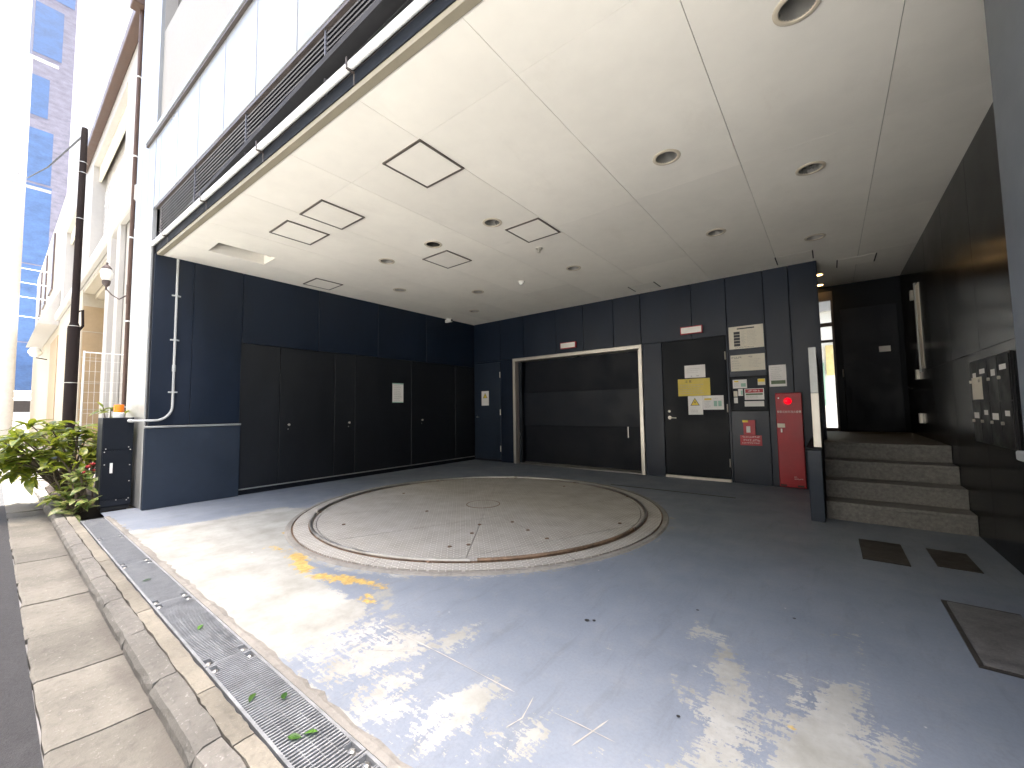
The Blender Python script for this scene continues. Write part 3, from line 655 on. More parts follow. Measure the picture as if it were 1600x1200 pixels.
def glyph_rows(u0, u1, v1, rows, size, lead, gap=.25, fill=.9):
    """rows of small strokes standing in for print too small to read in the photograph"""
    out = []
    for k in range(rows):
        v = v1-k*lead; x_ = u0; end = u0+(u1-u0)*random.uniform(fill-.25, fill)
        while x_+size < end:
            s_ = size
            for q in random.sample([(0, 1, 0, .14), (0, 1, .43, .57), (0, 1, .86, 1), (0, .15, 0, 1), (.43, .57, 0, 1), (.85, 1, 0, 1)], 3):
                out.append((x_+q[0]*s_, x_+q[1]*s_, v-s_+q[2]*s_, v-s_+q[3]*s_))
            x_ += s_*(1+gap)
    return out
def text(name, s_, size, F, uc, vc, w, mat, parent, sx=1.):
    cu = bpy.data.curves.new(name, 'FONT'); cu.body = s_; cu.size = size; cu.align_x = 'CENTER'; cu.align_y = 'CENTER'
    to = bpy.data.objects.new(name, cu); COL.objects.link(to); dg = bpy.context.evaluated_depsgraph_get(); dg.update()
    me0 = bpy.data.meshes.new_from_object(to.evaluated_get(dg)); bpy.data.objects.remove(to)
    if not len(me0.polygons): return None
    mb = MB(); mb.v = [F.P(uc+v.co.x*sx, vc+v.co.y, w) for v in me0.vertices]; mb.f = [tuple(q.vertices) for q in me0.polygons]
    return obj(name, mb, mat, parent)
def sign(name, label, cat, F, u0, u1, v0, v1, mat, thick=.004, group=None, w0=.0):
    t_ = thing(name, label, cat, F.P((u0+u1)/2, v0, w0), group); obj('board', slab(F, u0, u1, v0, v1, w0, w0+thick), mat, t_); return t_
LF = LeftF(XL-.010)
s_ = sign('door_notice', 'white notice with green top edge on a left cupboard door', 'notice', LF, 4.51, 4.75, 1.26, 1.62, 'paper')
obj('green_edge', quads(LF, [(4.51, 4.75, 1.60, 1.62), (4.51, 4.75, 1.26, 1.275)], .0048), 'ink_teal', s_)
obj('print', quads(LF, glyph_rows(4.535, 4.73, 1.58, 9, .014, .034), .0052), 'ink_faint', s_)

# ------------------------------------------------------------------ back wall
bw = thing('rear_wall', 'dark navy panelled rear wall with seams, facing the turntable', 'wall', (-3, YB+.1, 0))
for a, c, z0, z1 in [(-6.45, -5.16, 0, H+.2), (-5.16, -2.45, 2.16, H+.2), (-2.45, -.09, 0, H+.2)]: box('core', a, c, YB+.03, YB+.22, z0, z1, 'backing', bw)
def bp(a, c, z0, z1, mat='navy_panel', proud=0., g_=.004):
    return box('wall_panel', a+g_, c-g_, YB-proud, YB+.03, z0+.001, z1, mat, bw, .003)
us = [-6.3, -5.52, -4.9, -4.12, -3.53, -2.94, -2.45, -1.64, -1.15]
for a, c in zip(us[:-1], us[1:]): bp(a, c, 2.165, H+.01)
bp(-5.52, -5.175, 0, 2.163); bp(-2.435, -2.115, 0, 2.163)
for a, c in [(-1.15, -.67), (-.67, -.37), (-.37, -.05)]: bp(a, c, 0, H+.01)
bp(-1.178, -1.15, 0, 2.163, g_=.001)
box('end_return', -.086, -.05, YB+.031, YB+.22, 0, H+.19, 'navy_panel', bw)
d = box('steel_door', -2.098, -1.182, YB-.012, YB+.028, .045, 2.15, 'black_door', bw, .003)
box('threshold', -2.11, -1.18, YB-.03, YB+.03, .0, .040, 'steel', bw, .003)
for z in (1.86, 1.08, .28): obj('hinge', MB().tube([(-1.188, YB-.018, z-.06), (-1.188, YB-.018, z+.06)], .009, 8), 'steel', d, smooth=True)
hd = obj('handle', MB().lathe([(.027, 0), (.027, -.01), (0, -.012)], (-2.02, YB-.0125, .94), 16, 'y').tube([(-2.02, YB-.02, .94), (-2.02, YB-.055, .94), (-1.91, YB-.058, .935)], .009, 8), 'steel', d, smooth=True)
obj('lock', MB().lathe([(.02, 0), (.02, -.012), (.01, -.016), (0, -.016)], (-2.025, YB-.0125, 1.04), 14, 'y'), 'steel', d, smooth=True)
d = box('side_door', -6.285, -5.525, YB-.006, YB+.028, .045, 2.12, 'navy_wainscot', bw, .003)
bp(-6.3, -5.52, 2.122, 2.163, g_=.001)
for z in (1.85, 1.05, .28): obj('hinge', MB().tube([(-5.535, YB-.012, z-.06), (-5.535, YB-.012, z+.06)], .009, 8), 'steel', d, smooth=True)
obj('handle', MB().lathe([(.022, 0), (.022, -.01), (0, -.012)], (-6.2, YB-.0065, .95), 14, 'y').tube([(-6.2, YB-.01, .95), (-6.2, YB-.045, .95), (-6.11, YB-.048, .945)], .008, 8), 'steel_dull', d, smooth=True)
# car lift gate
lg = thing('lift_gate', 'closed black car lift gate in a bright stainless steel frame', 'gate', (-3.8, YB, 0))
w = .062
box('frame_post', -5.172, -5.172+w, YB-.035, YB+.25, 0, 2.095, 'steel', lg, .003); box('frame_post', -2.438-w, -2.438, YB-.035, YB+.25, 0, 2.095, 'steel', lg, .003)
box('frame_head', -5.172, -2.438, YB-.035, YB+.25, 2.097, 2.160, 'steel', lg, .003)
box('shutter_leaf', -5.108, -2.502, YB+.22, YB+.25, 1.43, 2.10, 'shutter_black', lg, .003)
box('shutter_leaf', -5.108, -2.502, YB+.17, YB+.21, .775, 1.44, 'shutter_grey', lg, .003)
box('shutter_leaf', -5.108, -2.502, YB+.22, YB+.25, .02, .79, 'shutter_black', lg, .003)
box('guide_rail', -5.108, -5.03, YB+.08, YB+.165, .0, 2.09, 'shutter_grey', lg, .003)
box('bottom_sill', -5.11, -2.50, YB-.0, YB+.22, .0, .012, 'steel_dull', lg)
box('grab_slot', -2.82, -2.805, YB+.212, YB+.219, .58, .78, 'steel_dull', lg)
BF = BackF(YB); DF = BackF(YB-.012)
for a, c, lab in [(-4.0, -3.67, 'white indicator lamp box with red rim over the lift gate'), (-1.80, -1.48, 'white indicator lamp box with red rim over the steel door')]:
    t_ = thing('indicator_box', lab, 'indicator lamp', ((a+c)/2, YB, 2.235), 'white lamp boxes with red rims'); k = 2.24
    obj('rim', slab(BF, a, c, k, k+.115, 0, .05), 'sign_red', t_); obj('lens', slab(BF, a+.012, c-.012, k+.012, k+.103, .0505, .056), 'plastic_white', t_)
# notices beside the steel door
t_ = sign('usage_board', 'large cream instruction board with a dark picture column, top of the notices', 'notice board', BF, -1.13, -.69, 1.94, 2.27, 'paper_cream', .006)
obj('title', quads(BF, [(-1.02, -.80, 2.225, 2.243)], .0068), 'ink', t_)
for k in range(5): obj('picture_cell', slab(BF, -1.065, -.985, 2.155-k*.044, 2.193-k*.044, .0062, .0068), 'ink', t_); 
obj('table_print', quads(BF, [r_ for k in range(5) for r_ in [(-.975, -.905, 2.152-k*.044, 2.155-k*.044)]+glyph_rows(-.972, -.91, 2.19-k*.044, 2, .009, .016)], .0068), 'ink_faint', t_)
obj('print', quads(BF, glyph_rows(-.895, -.75, 2.195, 11, .009, .020), .0068), 'ink_faint', t_)
obj('footer', quads(BF, glyph_rows(-1.06, -.74, 1.966, 1, .014, .02, fill=1.0), .0068), 'ink', t_)
t_ = sign('warning_board', 'cream notice board with small print, under the larger cream board', 'notice board', BF, -1.12, -.69, 1.615, 1.85, 'paper_cream', .006)
obj('heading', quads(BF, glyph_rows(-1.105, -.965, 1.825, 1, .026, .03, fill=1.1)+glyph_rows(-.89, -.83, 1.825, 1, .022, .03, fill=1.2), .0068), 'ink', t_)
obj('print', quads(BF, glyph_rows(-1.105, -.97, 1.77, 4, .014, .035)+glyph_rows(-.89, -.71, 1.78, 6, .010, .022), .0068), 'ink_faint', t_)
cb = thing('notice_case', 'black framed notice case holding small cards and a red sign', 'notice case', (-.905, YB, 1.03))
obj('back_panel', slab(BF, -1.115, -.695, 1.055, 1.51, 0, .012), 'shutter_grey', cb)
fr = MB()
for a, c, z0, z1 in [(-1.14, -.67, 1.03, 1.053), (-1.14, -.67, 1.512, 1.535), (-1.14, -1.117, 1.054, 1.511), (-.693, -.67, 1.054, 1.511)]:
    q = slab(BF, a, c, z0, z1, 0, .035); fr.add(q.v, q.f)
obj('frame', fr, 'black_door', cb)
C_ = BackF(YB-.0125)
def card(u0, u1, v0, v1, mat, label, parts=()):
    t_ = sign('notice_card', label, 'notice card', C_, u0, u1, v0, v1, mat, .003, 'small cards pinned in the notice case')
    for nm, rects, m_ in parts: obj(nm, quads(C_, rects, .0036), m_, t_)
card(-1.105, -.925, 1.365, 1.49, 'paper', 'white card with yellow and green print, top left in the notice case', [('yellow_mark', [(-1.085, -1.03, 1.455, 1.475)], 'warn_yellow'), ('green_mark', [(-1.0, -.94, 1.385, 1.435)], 'ink_teal'), ('print', glyph_rows(-1.09, -1.01, 1.44, 3, .009, .018), 'ink_faint')])
card(-.79, -.70, 1.40, 1.49, 'paper_cream', 'small yellow topped card, top right in the notice case', [('yellow_mark', [(-.785, -.705, 1.445, 1.487)], 'warn_yellow')])
card(-1.10, -1.05, 1.245, 1.325, 'paper_cream', 'small cream card, upper of two at the case left edge', [('print', glyph_rows(-1.095, -1.055, 1.315, 4, .006, .016), 'ink_faint')])
card(-1.04, -.98, 1.255, 1.355, 'paper', 'small white card with green corner beside the cream cards', [('green_mark', [(-1.005, -.983, 1.27, 1.33)], 'ink_teal')])
card(-1.10, -1.05, 1.15, 1.232, 'paper', 'small pale card, lower of two at the case left edge')
card(-.96, -.72, 1.195, 1.355, 'paper', 'white sign with a red header in the notice case', [('red_header', [(-.95, -.73, 1.295, 1.347)], 'sign_red'), ('green_band', [(-.945, -.735, 1.262, 1.285)], 'ink_green_dull'), ('print', glyph_rows(-.94, -.74, 1.25, 2, .012, .022), 'ink_faint')])
q = [o for o in bpy.data.objects if o.get('label', '').startswith('white sign with a red header')][0]
obj('header_print', quads(C_, glyph_rows(-.915, -.765, 1.335, 1, .024, .03, fill=1.1), .0042), 'white_print', q)
card(-.965, -.725, 1.10, 1.175, 'paper', 'long white strip card at the bottom of the notice case')
t_ = sign('paper_notice', 'white paper notice with a dull green band, right of the notice boards', 'notice', BF, -.65, -.45, 1.37, 1.67, 'paper', .003)
obj('green_band', quads(BF, [(-.63, -.463, 1.405, 1.455)], .0038), 'ink_green_dull', t_); obj('print', quads(BF, glyph_rows(-.63, -.47, 1.64, 7, .010, .026), .0038), 'ink_faint', t_)
# door papers
t_ = sign('door_paper', 'white sheet taped at the top of the steel door papers', 'notice', DF, -1.77, -1.47, 1.555, 1.75, 'paper', .002)
obj('print', quads(DF, [(-1.68, -1.665, 1.575, 1.587), (-1.60, -1.56, 1.58, 1.588)]+glyph_rows(-1.74, -1.5, 1.70, 3, .008, .03), .0027), 'ink_faint', t_)
t_ = sign('yellow_sign', 'wide yellow warning sign with dark print on the steel door', 'warning sign', DF, -1.875, -1.41, 1.275, 1.54, 'sign_yellow', .004, w0=.0022)
text('heading', '注 意', .045, DF, -1.72, 1.495, .0068, 'ink', t_)
obj('print', quads(DF, glyph_rows(-1.84, -1.44, 1.455, 5, .016, .033), .0068), 'ink_faint', t_)
t_ = sign('hazard_sheet', 'white sheet with yellow warning triangle on the steel door', 'warning sign', DF, -1.735, -1.525, .985, 1.272, 'paper', .003)
def triangle(F, u_, v_, s_, t_, w):
    def tri(k, ww): return MB().add([F.P(u_-.5*k, v_-.29*k, ww), F.P(u_+.5*k, v_-.29*k, ww), F.P(u_, v_+.58*k, ww)], [(0, 1, 2)])
    obj('triangle_border', tri(s_, w), 'ink', t_); obj('triangle', tri(s_*.80, w+.0006), 'warn_yellow', t_)
    e = s_*.8
    bolt = MB().add([F.P(u_+a*e, v_+c*e, w+.0012) for a, c in [(-.02, .32), (.08, .30), (.03, .10), (.12, .12), (-.02, -.18), (.01, .04), (-.09, .03)]], [(0, 1, 2, 3, 4, 5, 6)])
    obj('flash_symbol', bolt, 'ink', t_)
triangle(DF, -1.635, 1.165, .135, t_, .0036)
obj('print', quads(DF, glyph_rows(-1.70, -1.55, 1.06, 2, .012, .025), .0037), 'ink_faint', t_)
t_ = sign('route_sheet', 'white sheet with yellow and green print, beside the triangle sheet', 'notice', DF, -1.523, -1.235, 1.06, 1.272, 'paper', .003)
obj('yellow_mark', quads(DF, [(-1.50, -1.40, 1.205, 1.232)], .0037), 'warn_yellow', t_); obj('green_mark', quads(DF, [(-1.37, -1.325, 1.11, 1.19), (-1.31, -1.265, 1.11, 1.19)], .0037), 'ink_teal', t_)
obj('print', quads(DF, glyph_rows(-1.50, -1.40, 1.185, 5, .010, .022)+glyph_rows(-1.37, -1.27, 1.235, 1, .012, .02), .0037), 'ink_faint', t_)
t_ = sign('side_door_notice', 'white sheet with yellow warning triangle on the narrow navy door', 'warning sign', BackF(YB-.006), -6.07, -5.86, 1.20, 1.515, 'paper', .003)
triangle(BackF(YB-.006), -5.965, 1.40, .13, t_, .0036)
# red cabinet and red sign
rc = thing('fire_cabinet', 'tall red fire equipment cabinet with glowing red lamp', 'fire cabinet', (-.435, YB, 0)); RF = BackF(YB-.09)
box('body', -.585, -.29, YB-.09, YB-.002, .018, 1.275, 'hydrant_red', rc, .006)
box('door', -.580, -.295, YB-.096, YB-.0905, .07, 1.268, 'hydrant_red', rc, .0025)
obj('lamp', MB().lathe([(.046, 0), (.044, -.02), (.030, -.042), (0, -.05)], (-.445, YB-.0965, 1.165), 20, 'y'), 'lamp_red', rc, smooth=True)
obj('lamp_ring', MB().lathe([(.047, -.0002), (.047, -.010), (.055, -.010), (.056, -.0002)], (-.445, YB-.0965, 1.165), 20, 'y'), 'sign_red', rc)
R2 = BackF(YB-.0965)
text('lettering', '移動式粉末消火設備', .034, R2, -.4375, 1.02, .0006, 'white_print', rc, .88)
obj('label_plate', slab(R2, -.575, -.49, .81, .865, 0, .002), 'paper_cream', rc)
obj('latch', slab(R2, -.54, -.522, .745, .795, 0, .012), 'plastic_white', rc)
obj('maker_print', quads(R2, glyph_rows(-.42, -.375, .165, 1, .013, .02, fill=1.2)+glyph_rows(-.42, -.31, .14, 1, .013, .02, fill=1.1), .0006), 'white_print', rc)
for a in (-.575, -.385): obj('foot_slot', slab(BackF(YB-.0905), a, a+.07, .03, .052, 0, .0012), 'dark_hole', rc)
obj('indicator', slab(R2, -.555, -.54, 1.20, 1.215, 0, .004), 'plastic_white', rc)
t_ = thing('alarm_box', 'dark red call box with white card below the notice case', 'call box', (-.92, YB, .695))
obj('case', slab(BF, -.99, -.845, .70, .905, 0, .05), 'sign_red', t_); obj('card', slab(BF, -.955, -.905, .73, .82, .0505, .052), 'paper', t_); obj('yellow_tag', slab(BF, -1.0, -.93, .875, .905, .0505, .054), 'warn_yellow', t_)
t_ = sign('red_sign', 'red sign with white print at the foot of the call box', 'sign', BF, -1.045, -.775, .545, .69, 'sign_red', .005)
obj('print', quads(BF, glyph_rows(-1.02, -.79, .675, 1, .018, .03, fill=1.15)+glyph_rows(-1.0, -.81, .633, 1, .026, .03, .35, fill=1.15)+glyph_rows(-1.02, -.80, .588, 1, .016, .03, fill=1.15), .0058), 'white_print', t_)

# ------------------------------------------------------------------ entrance: knee wall, steps, lobby
kw = thing('knee_wall', 'low navy wall with upright panel beside the entrance steps', 'low wall', (-.13, 5.7, 0))
box('wall', -.195, -.085, 4.87, YB-.002, 0, .672, 'navy_wainscot', kw, .004)
box('cap', -.205, -.076, 4.86, YB-.002, .674, .700, 'shutter_black', kw, .004)
box('upright_panel', -.140, -.083, 4.90, YB-.002, .702, 1.66, 'navy_wainscot', kw, .003)
box('steel_edge', -.142, -.080, 4.872, 4.899, .702, 1.22, 'steel', kw, .003)
box('post_edge', -.142, -.080, 4.872, 4.899, 1.222, 1.665, 'rail_grey', kw, .003)
stp = thing('entrance_steps', 'four dark grey stone steps rising to the entrance', 'steps', (.42, 5.5, 0))
ry = [5.05, 5.29, 5.55, 5.80]
for i, y0 in enumerate(ry):
    z1 = .172*(i+1); y1 = ry[i+1]+.03 if i < 3 else 6.2
    box('riser', -.074, XR-.003, y0+.012, y0+.03, z1-.172+.001, z1-.034, 'step_granite', stp)
    box('tread', -.074, XR-.003, y0, y1, z1-.033, z1, 'step_granite', stp, .003)
box('landing', -.045, XR-.003, 6.202, 8.29, LAND-.04, LAND-.002, 'landing_granite', stp); box('landing_side', -1.6, -.047, 6.91, 8.29, LAND-.04, LAND-.002, 'landing_granite', stp)
box('body', -.04, XR-.01, 5.85, 8.29, 0, LAND-.042, 'backing', stp)
lb = thing('entrance_lobby', 'dark entrance lobby beyond the steps with a narrow glazed slit', 'lobby', (.2, 8.3, LAND))
box('rear_panel', .115, XR, 8.30, 8.36, LAND, H+.01, 'black_door', lb, .002); box('rear_panel', -1.6, -.30, 8.30, 8.36, LAND, H+.01, 'black_door', lb)
box('side_panel', -1.66, -1.6, 6.91, 8.36, LAND, H+.01, 'navy_panel', lb)
box('lobby_ceiling', -1.66, -.478, 6.91, 8.36, H, H+.02, 'ceiling_cream', lb)
gd = box('door_leaf', .20, .86, 8.270, 8.298, LAND+.01, 2.62, 'shutter_grey', lb, .003)
for a, c, z0, z1 in [(-.30, -.27, LAND, 2.95), (.085, .115, LAND, 2.95), (-.27, .085, 2.80, 2.95), (-.27, .085, 2.38, 2.44), (-.27, .085, LAND, LAND+.05), (-.27, .085, 2.12, 2.16)]: box('window_frame', a, c, 8.30, 8.35, z0, z1, 'brown_metal', lb)
box('head_panel', -.30, .115, 8.30, 8.36, 2.951, H+.01, 'black_door', lb)
for z0, z1 in [(LAND+.05, 2.12), (2.16, 2.38), (2.44, 2.80)]: box('pane', -.27, .085, 8.32, 8.326, z0, z1, 'glass', lb)
obj('pull_handle', MB().tube([(.19, 8.26, 1.55), (.19, 8.21, 1.55), (.19, 8.21, 1.66), (.19, 8.26, 1.66)], .008, 8), 'steel', lb, smooth=True)
box('plinth', -1.7, 1.3, 8.302, 8.60, 0, LAND-.001, 'backing', lb); box('outer_skin', .12, 1.3, 8.37, 8.6, 0, H+.3, 'backing', lb); box('outer_skin', -6.5, -.31, 8.37, 8.6, 0, H+.3, 'backing', lb)
sign('room_plate', 'small white plate on the dark lobby rear wall', 'name plate', BackF(8.268), .63, .76, 1.90, 1.985, 'paper', .004)
for y_, lab in ((7.45, 'lit warm downlight in the lobby ceiling, upper of two'), (8.10, 'lit warm downlight in the lobby ceiling, lower of two')):
    t_ = thing('lobby_downlight', lab, 'downlight', (-.04, y_, H), 'lit lobby downlights')
    obj('trim_ring', MB().lathe([(.05, -.001), (.05, -.006), (.062, -.005), (.063, -.0006)], (-.04, y_, H), 24), 'trim_cream', t_)
    obj('lamp', MB().lathe([(0, -.004), (.05, -.003)], (-.04, y_, H), 20), 'lamp_warm', t_)
# right wall: glossy slabs
rw = thing('entrance_wall', 'tall wall of glossy black slabs along the entrance steps', 'wall', (1.1, 6, 0))
box('core', XR+.031, 1.5, 3.72, 8.6, 0, H+.2, 'backing', rw)
for a, c in [(2.20, 2.82), (2.82, 3.72), (3.72, 4.62), (4.62, 5.52), (5.52, 6.42), (6.42, 7.35), (7.35, 8.30)]:
    for z0, z1 in [(0, 1.5), (1.5, H+.01)]: box('wall_slab', XR, XR+.03, a+.0012, c-.0012, z0+.0012, z1-.0012, 'gloss_panel', rw, .0012)
RWF = RightF(XR-.001)
t_ = thing('pale_strip', 'tall pale strip on the glossy entrance wall', 'notice strip', (XR, 6.95, 1.52))  # plain pale upright strip with a grey edge, identity unsettled
obj('board', slab(RWF, 6.86, 7.06, 1.53, 2.58, 0, .006), 'paper_cream', t_); obj('edge', slab(RWF, 7.065, 7.10, 1.50, 2.62, 0, .018), 'rail_grey', t_)
for z in (.86, 1.42, 2.45): obj('bracket', slab(RWF, 7.26, 7.34, z, z+.12, 0, .03), 'steel', t_)
mbx = thing('mailbox_bank', 'black mailboxes with small white name tags on the glossy wall', 'mailboxes', (XR, 4.4, .85))
obj('housing', slab(RWF, 3.93, 4.86, .80, 1.43, 0, .012), 'mail_black', mbx)
for r_ in range(2):
    for k in range(4):
        a = 3.945+k*.228; z0 = .815+r_*.305
        d = obj('mailbox_door', slab(RWF, a, a+.22, z0, z0+.295, .0125, .018), 'mail_black', mbx)
        obj('name_tag', slab(RWF, a+.05, a+.05+.09+.04*((k+r_) % 2), z0+.20-.03*(k % 2), z0+.235-.02*(k % 2)+.0, .0182, .0190), 'paper', d)
        obj('knob', MB().lathe([(.012, 0), (.012, -.012), (0, -.014)], (XR-.0195, a+.18, z0+.15), 10, 'x'), 'steel', d)
obj('painted_reflection', slab(RWF, 4.53, 4.80, 1.13, 1.30, .0192, .0200), 'paper_cream', mbx)  # pale patch painted in as a reflection on the mailbox fronts
# pillar at the far right, where the room narrows towards the street
aw = thing('entrance_pillar', 'grey blue pillar at the right edge of the picture with a capped base', 'pillar', (1.0, 1.7, 0))
PX, PY = .517, 2.18
box('shaft', PX, 1.5, 1.24, PY, .936, H+.2, 'angled_paint', aw, .004)
box('base_panel', PX-.004, 1.5, 1.235, PY+.004, 0, .90, 'navy_wainscot', aw, .004); box('cap', PX-.018, 1.5, 1.22, PY+.016, .902, .935, 'rail_grey', aw, .004)
box('return_wall', 1.0, 1.5, PY+.001, 3.70, 0, H+.2, 'navy_panel', aw)
# ------------------------------------------------------------------ our building above the opening (askew by 1.6 degrees, local u along the front)
RZ = math.atan(.028)
fc = thing('building_front', 'white panelled building front above the parking opening with louvre band', 'building', (-6.3, 1.15, 0), rz=RZ)
def fb(name, u0, u1, v0, v1, z0, z1, mat, bevel=0, parent=None):
    return obj(name, MB().box(u0, u1, v0, v1, z0, z1), mat, parent or fc, bevel, local=True)
U1 = 8.6
fb('lower_beam', -.05, U1, -.008, .08, H+.031, H+.115, 'beam_navy', .002)
fb('beam_top', -.05, U1, -.004, .30, H+.117, H+.14, 'brown_metal')
pipe = obj('light_pipe', MB().tube([(-.15+.5*k, -.032, 3.163) for k in range(18)], .024, 14), 'white_pipe', fc, smooth=True, local=True)
for k in range(8): obj('pipe_bracket', MB().box(.42+k*1.24, .432+k*1.24, -.062, -.002, 3.128, 3.137).box(.42+k*1.24, .432+k*1.24, -.062, -.057, 3.137, 3.20).box(.42+k*1.24, .432+k*1.24, -.010, -.003, 3.06, 3.127), 'brown_metal', fc, local=True)
fb('recess_back', .12, U1, .05, .08, 3.14, 3.60, 'backing'); fb('recess_end', .06, .12, -.0, .28, 3.145, 3.585, 'brown_metal')
for k in range(12):
    z = 3.158+k*.036
    vs = [(.12, -.022, z), (U1, -.022, z), (U1, -.016, z-.004), (.12, -.016, z-.004), (.12, .013, z+.034), (U1, .013, z+.034), (U1, .019, z+.03), (.12, .019, z+.03)]
    obj('louvre_slat', MB().add(vs, [(0,1,5,4),(3,7,6,2),(0,3,2,1),(4,5,6,7),(0,4,7,3),(1,2,6,5)]), 'louver', fc, local=True)
for k in range(6): fb('louvre_post', 1.35+k*1.24, 1.362+k*1.24, -.026, .03, 3.145, 3.585, 'louver')
fb('soffit_lip', .0, U1, -.035, .29, 3.587, 3.615, 'brown_metal')
ux = [-.06, .16]+[.80+.672*k for k in range(13)]
for a, c in zip(ux[:-1], ux[1:]): fb('front_panel', a+.005, c-.005, -.04, -.012, 3.617, 4.50, 'white_panel', .003)
fb('panel_core', -.05, U1+.3, -.011, .30, 3.617, 4.60, 'backing')
fb('ledge', -.42, U1+.3, -.065, .05, 4.505, 4.535, 'brown_metal'); fb('ledge_cap', -.42, U1+.3, -.075, .06, 4.536, 4.60, 'white_panel', .004)
fb('upper_wall', -.30, U1+.3, -.006, .40, 4.601, 5.90, 'upper_wall'); fb('upper_wall', -.30, -.06, -.006, .40, 5.90, 42, 'upper_wall')
fb('upper_wall', -.06, U1+.3, -.006, .40, 7.40, 42, 'upper_wall')
for k in range(4):
    a = -.06+k*2.2
    wf = fb('window', a, a+1.9, .12, .17, 5.90, 7.40, 'window_brown'); fb('pane', a+.06, a+1.84, .10, .118, 5.97, 7.33, 'window_dark', parent=wf)
    fb('upper_wall', a+1.9, a+2.2, -.006, .40, 5.90, 7.40, 'upper_wall')
fb('window_backing', -.05, U1+.2, .2, .39, 5.85, 7.45, 'backing')
fb('building_mass', -.95, U1+.3, .41, 8.2, 3.33, 42, 'upper_wall')  # unseen upper storeys, raised this high to shade the kerb and gutter
fb('building_flank', -.95, -.52, .06, .41, 3.33, 42, 'upper_wall')
fb('soffit_seal', -.2, U1+.2, .10, .42, 3.25, 3.34, 'backing')
for a, c in [(-.97, -.68), (-.68, -.36), (-.36, -.075)]: fb('corner_cladding', a+.002, c-.002, -.045, .0, .0, 3.60, 'alu_clad', .003); 
for a, c in [(-.97, -.68), (-.68, -.36), (-.36, -.065)]: fb('corner_cladding', a+.002, c-.002, -.042, .0, 3.603, 42, 'white_panel', .003)
fb('corner_core', -.95, -.06, .001, .40, 0, 3.33, 'backing'); fb('corner_core', -.95, -.31, .001, .058, 3.33, 42, 'backing')

# ------------------------------------------------------------------ black cabinet with amber beacon
bc = thing('power_cabinet', 'black steel cabinet standing at the left wall end, under an amber beacon', 'cabinet', (-6.78, .93, 0))
box('body', -6.95, -6.61, .79, 1.06, .045, 1.07, 'cabinet_black', bc, .004); box('base', -6.94, -6.63, .81, 1.05, 0, .043, 'rubber', bc)
FX = LeftF(-6.61)
obj('lower_door', slab(FX, .80, 1.052, .13, .685, 0, .006), 'cabinet_black', bc); obj('upper_door', slab(FX, .80, 1.052, .70, 1.062, 0, .006), 'cabinet_black', bc); obj('kick_plate', slab(FX, .80, 1.052, .05, .118, 0, .004), 'shutter_grey', bc)
obj('handle', slab(FX, .865, .888, .43, .545, .0062, .02), 'plastic_white', bc)
for y_, z_ in [(.825, .71), (.815, .675), (1.02, .72), (1.035, .69), (1.035, .51), (1.035, .32), (1.035, .12), (.93, .115), (.82, .53), (1.02, .10)]:
    obj('screw', MB().lathe([(.006, 0), (.006, .004), (0, .005)], (-6.6035, y_, z_), 8, 'x'), 'steel', bc)
be = thing('amber_beacon', 'small amber warning beacon with white base on the black cabinet', 'beacon', (-6.78, .945, 1.07))
obj('base', MB().lathe([(0, 0), (.052, 0), (.052, .055), (.046, .06), (0, .06)], (-6.78, .945, 1.071), 22), 'plastic_white', be, smooth=True)
obj('lens', MB().lathe([(.046, 0), (.047, .01), (.047, .085), (.043, .094), (0, .097)], (-6.78, .945, 1.1312), 22), 'amber', be, smooth=True)

# ------------------------------------------------------------------ plants
def leaf_mesh(name, L, w, droop, mat, n=5):
    vs = []; fs = []
    for i in range(n+1):
        s_ = i/n; ww = w*(math.sin(math.pi*min(1, s_*.92+.06))**.8)*(1-.25*s_) if 0 < i < n else w*.03
        x_ = L*s_*(1-.12*droop*s_); z = -droop*L*s_*s_*.55
        vs += [(x_, -ww, z+ww*.28), (x_, 0, z), (x_, ww, z+ww*.28)]
    for i in range(n): fs += [(i*3, i*3+1, i*3+4, i*3+3), (i*3+1, i*3+2, i*3+5, i*3+4)]
    me = bpy.data.meshes.new(name); me.from_pydata(vs, [], fs); me.materials.append(MATS[mat])
    for q in me.polygons: q.use_smooth = True
    return me
LM = [leaf_mesh('leaf', 1, w, d, 'leaf_green') for w, d in ((.17, .5), (.21, .8), (.19, 1.1))]
LV = [leaf_mesh('leaf', 1, w, d, 'leaf_variegated') for w, d in ((.22, .4), (.25, .7))]
def plant(name, label, at, tips, meshes, L, per, spread=1.0, stem=.010):
    t_ = thing(name, label, 'plant', at)
    for tp in tips:
        a = Vector(at)+Vector((random.uniform(-.08, .08), random.uniform(-.06, .06), 0)); tp = Vector(tp); m_ = a.lerp(tp, .5)+Vector((random.uniform(-.06, .06), random.uniform(-.06, .06), .10))
        m2 = a.lerp(tp, .25).lerp(m_, .5); obj('stem', MB().tube([a, m2, m_, m_.lerp(tp, .5)+Vector((0, 0, .02)), tp], [stem*1.6, stem*1.4, stem, stem*.8, stem*.5], 6), 'bark', t_, smooth=True)
        ph = random.uniform(0, 6.3)
        for k in range(per):
            o = link(bpy.data.objects.new('leaf', random.choice(meshes))); o.parent = t_
            az = ph+k*2.4+random.uniform(-.3, .3); el = random.uniform(-.35, .75)*spread if k < per-2 else random.uniform(.5, 1.1)
            o.location = tp-Vector(at)+Vector((0, 0, random.uniform(-.07, .02))); o.rotation_euler = (random.uniform(-.5, .5), -el, az); q = L*random.uniform(.65, 1.15); o.scale = (q, q, q)
random.seed(21)
tips = []
for _ in range(34):
    yy = random.uniform(.02, 1.02); tips.append((random.uniform(-8.5, -7.35), yy, random.uniform(.42, .95)-.10*abs(yy-.6)))
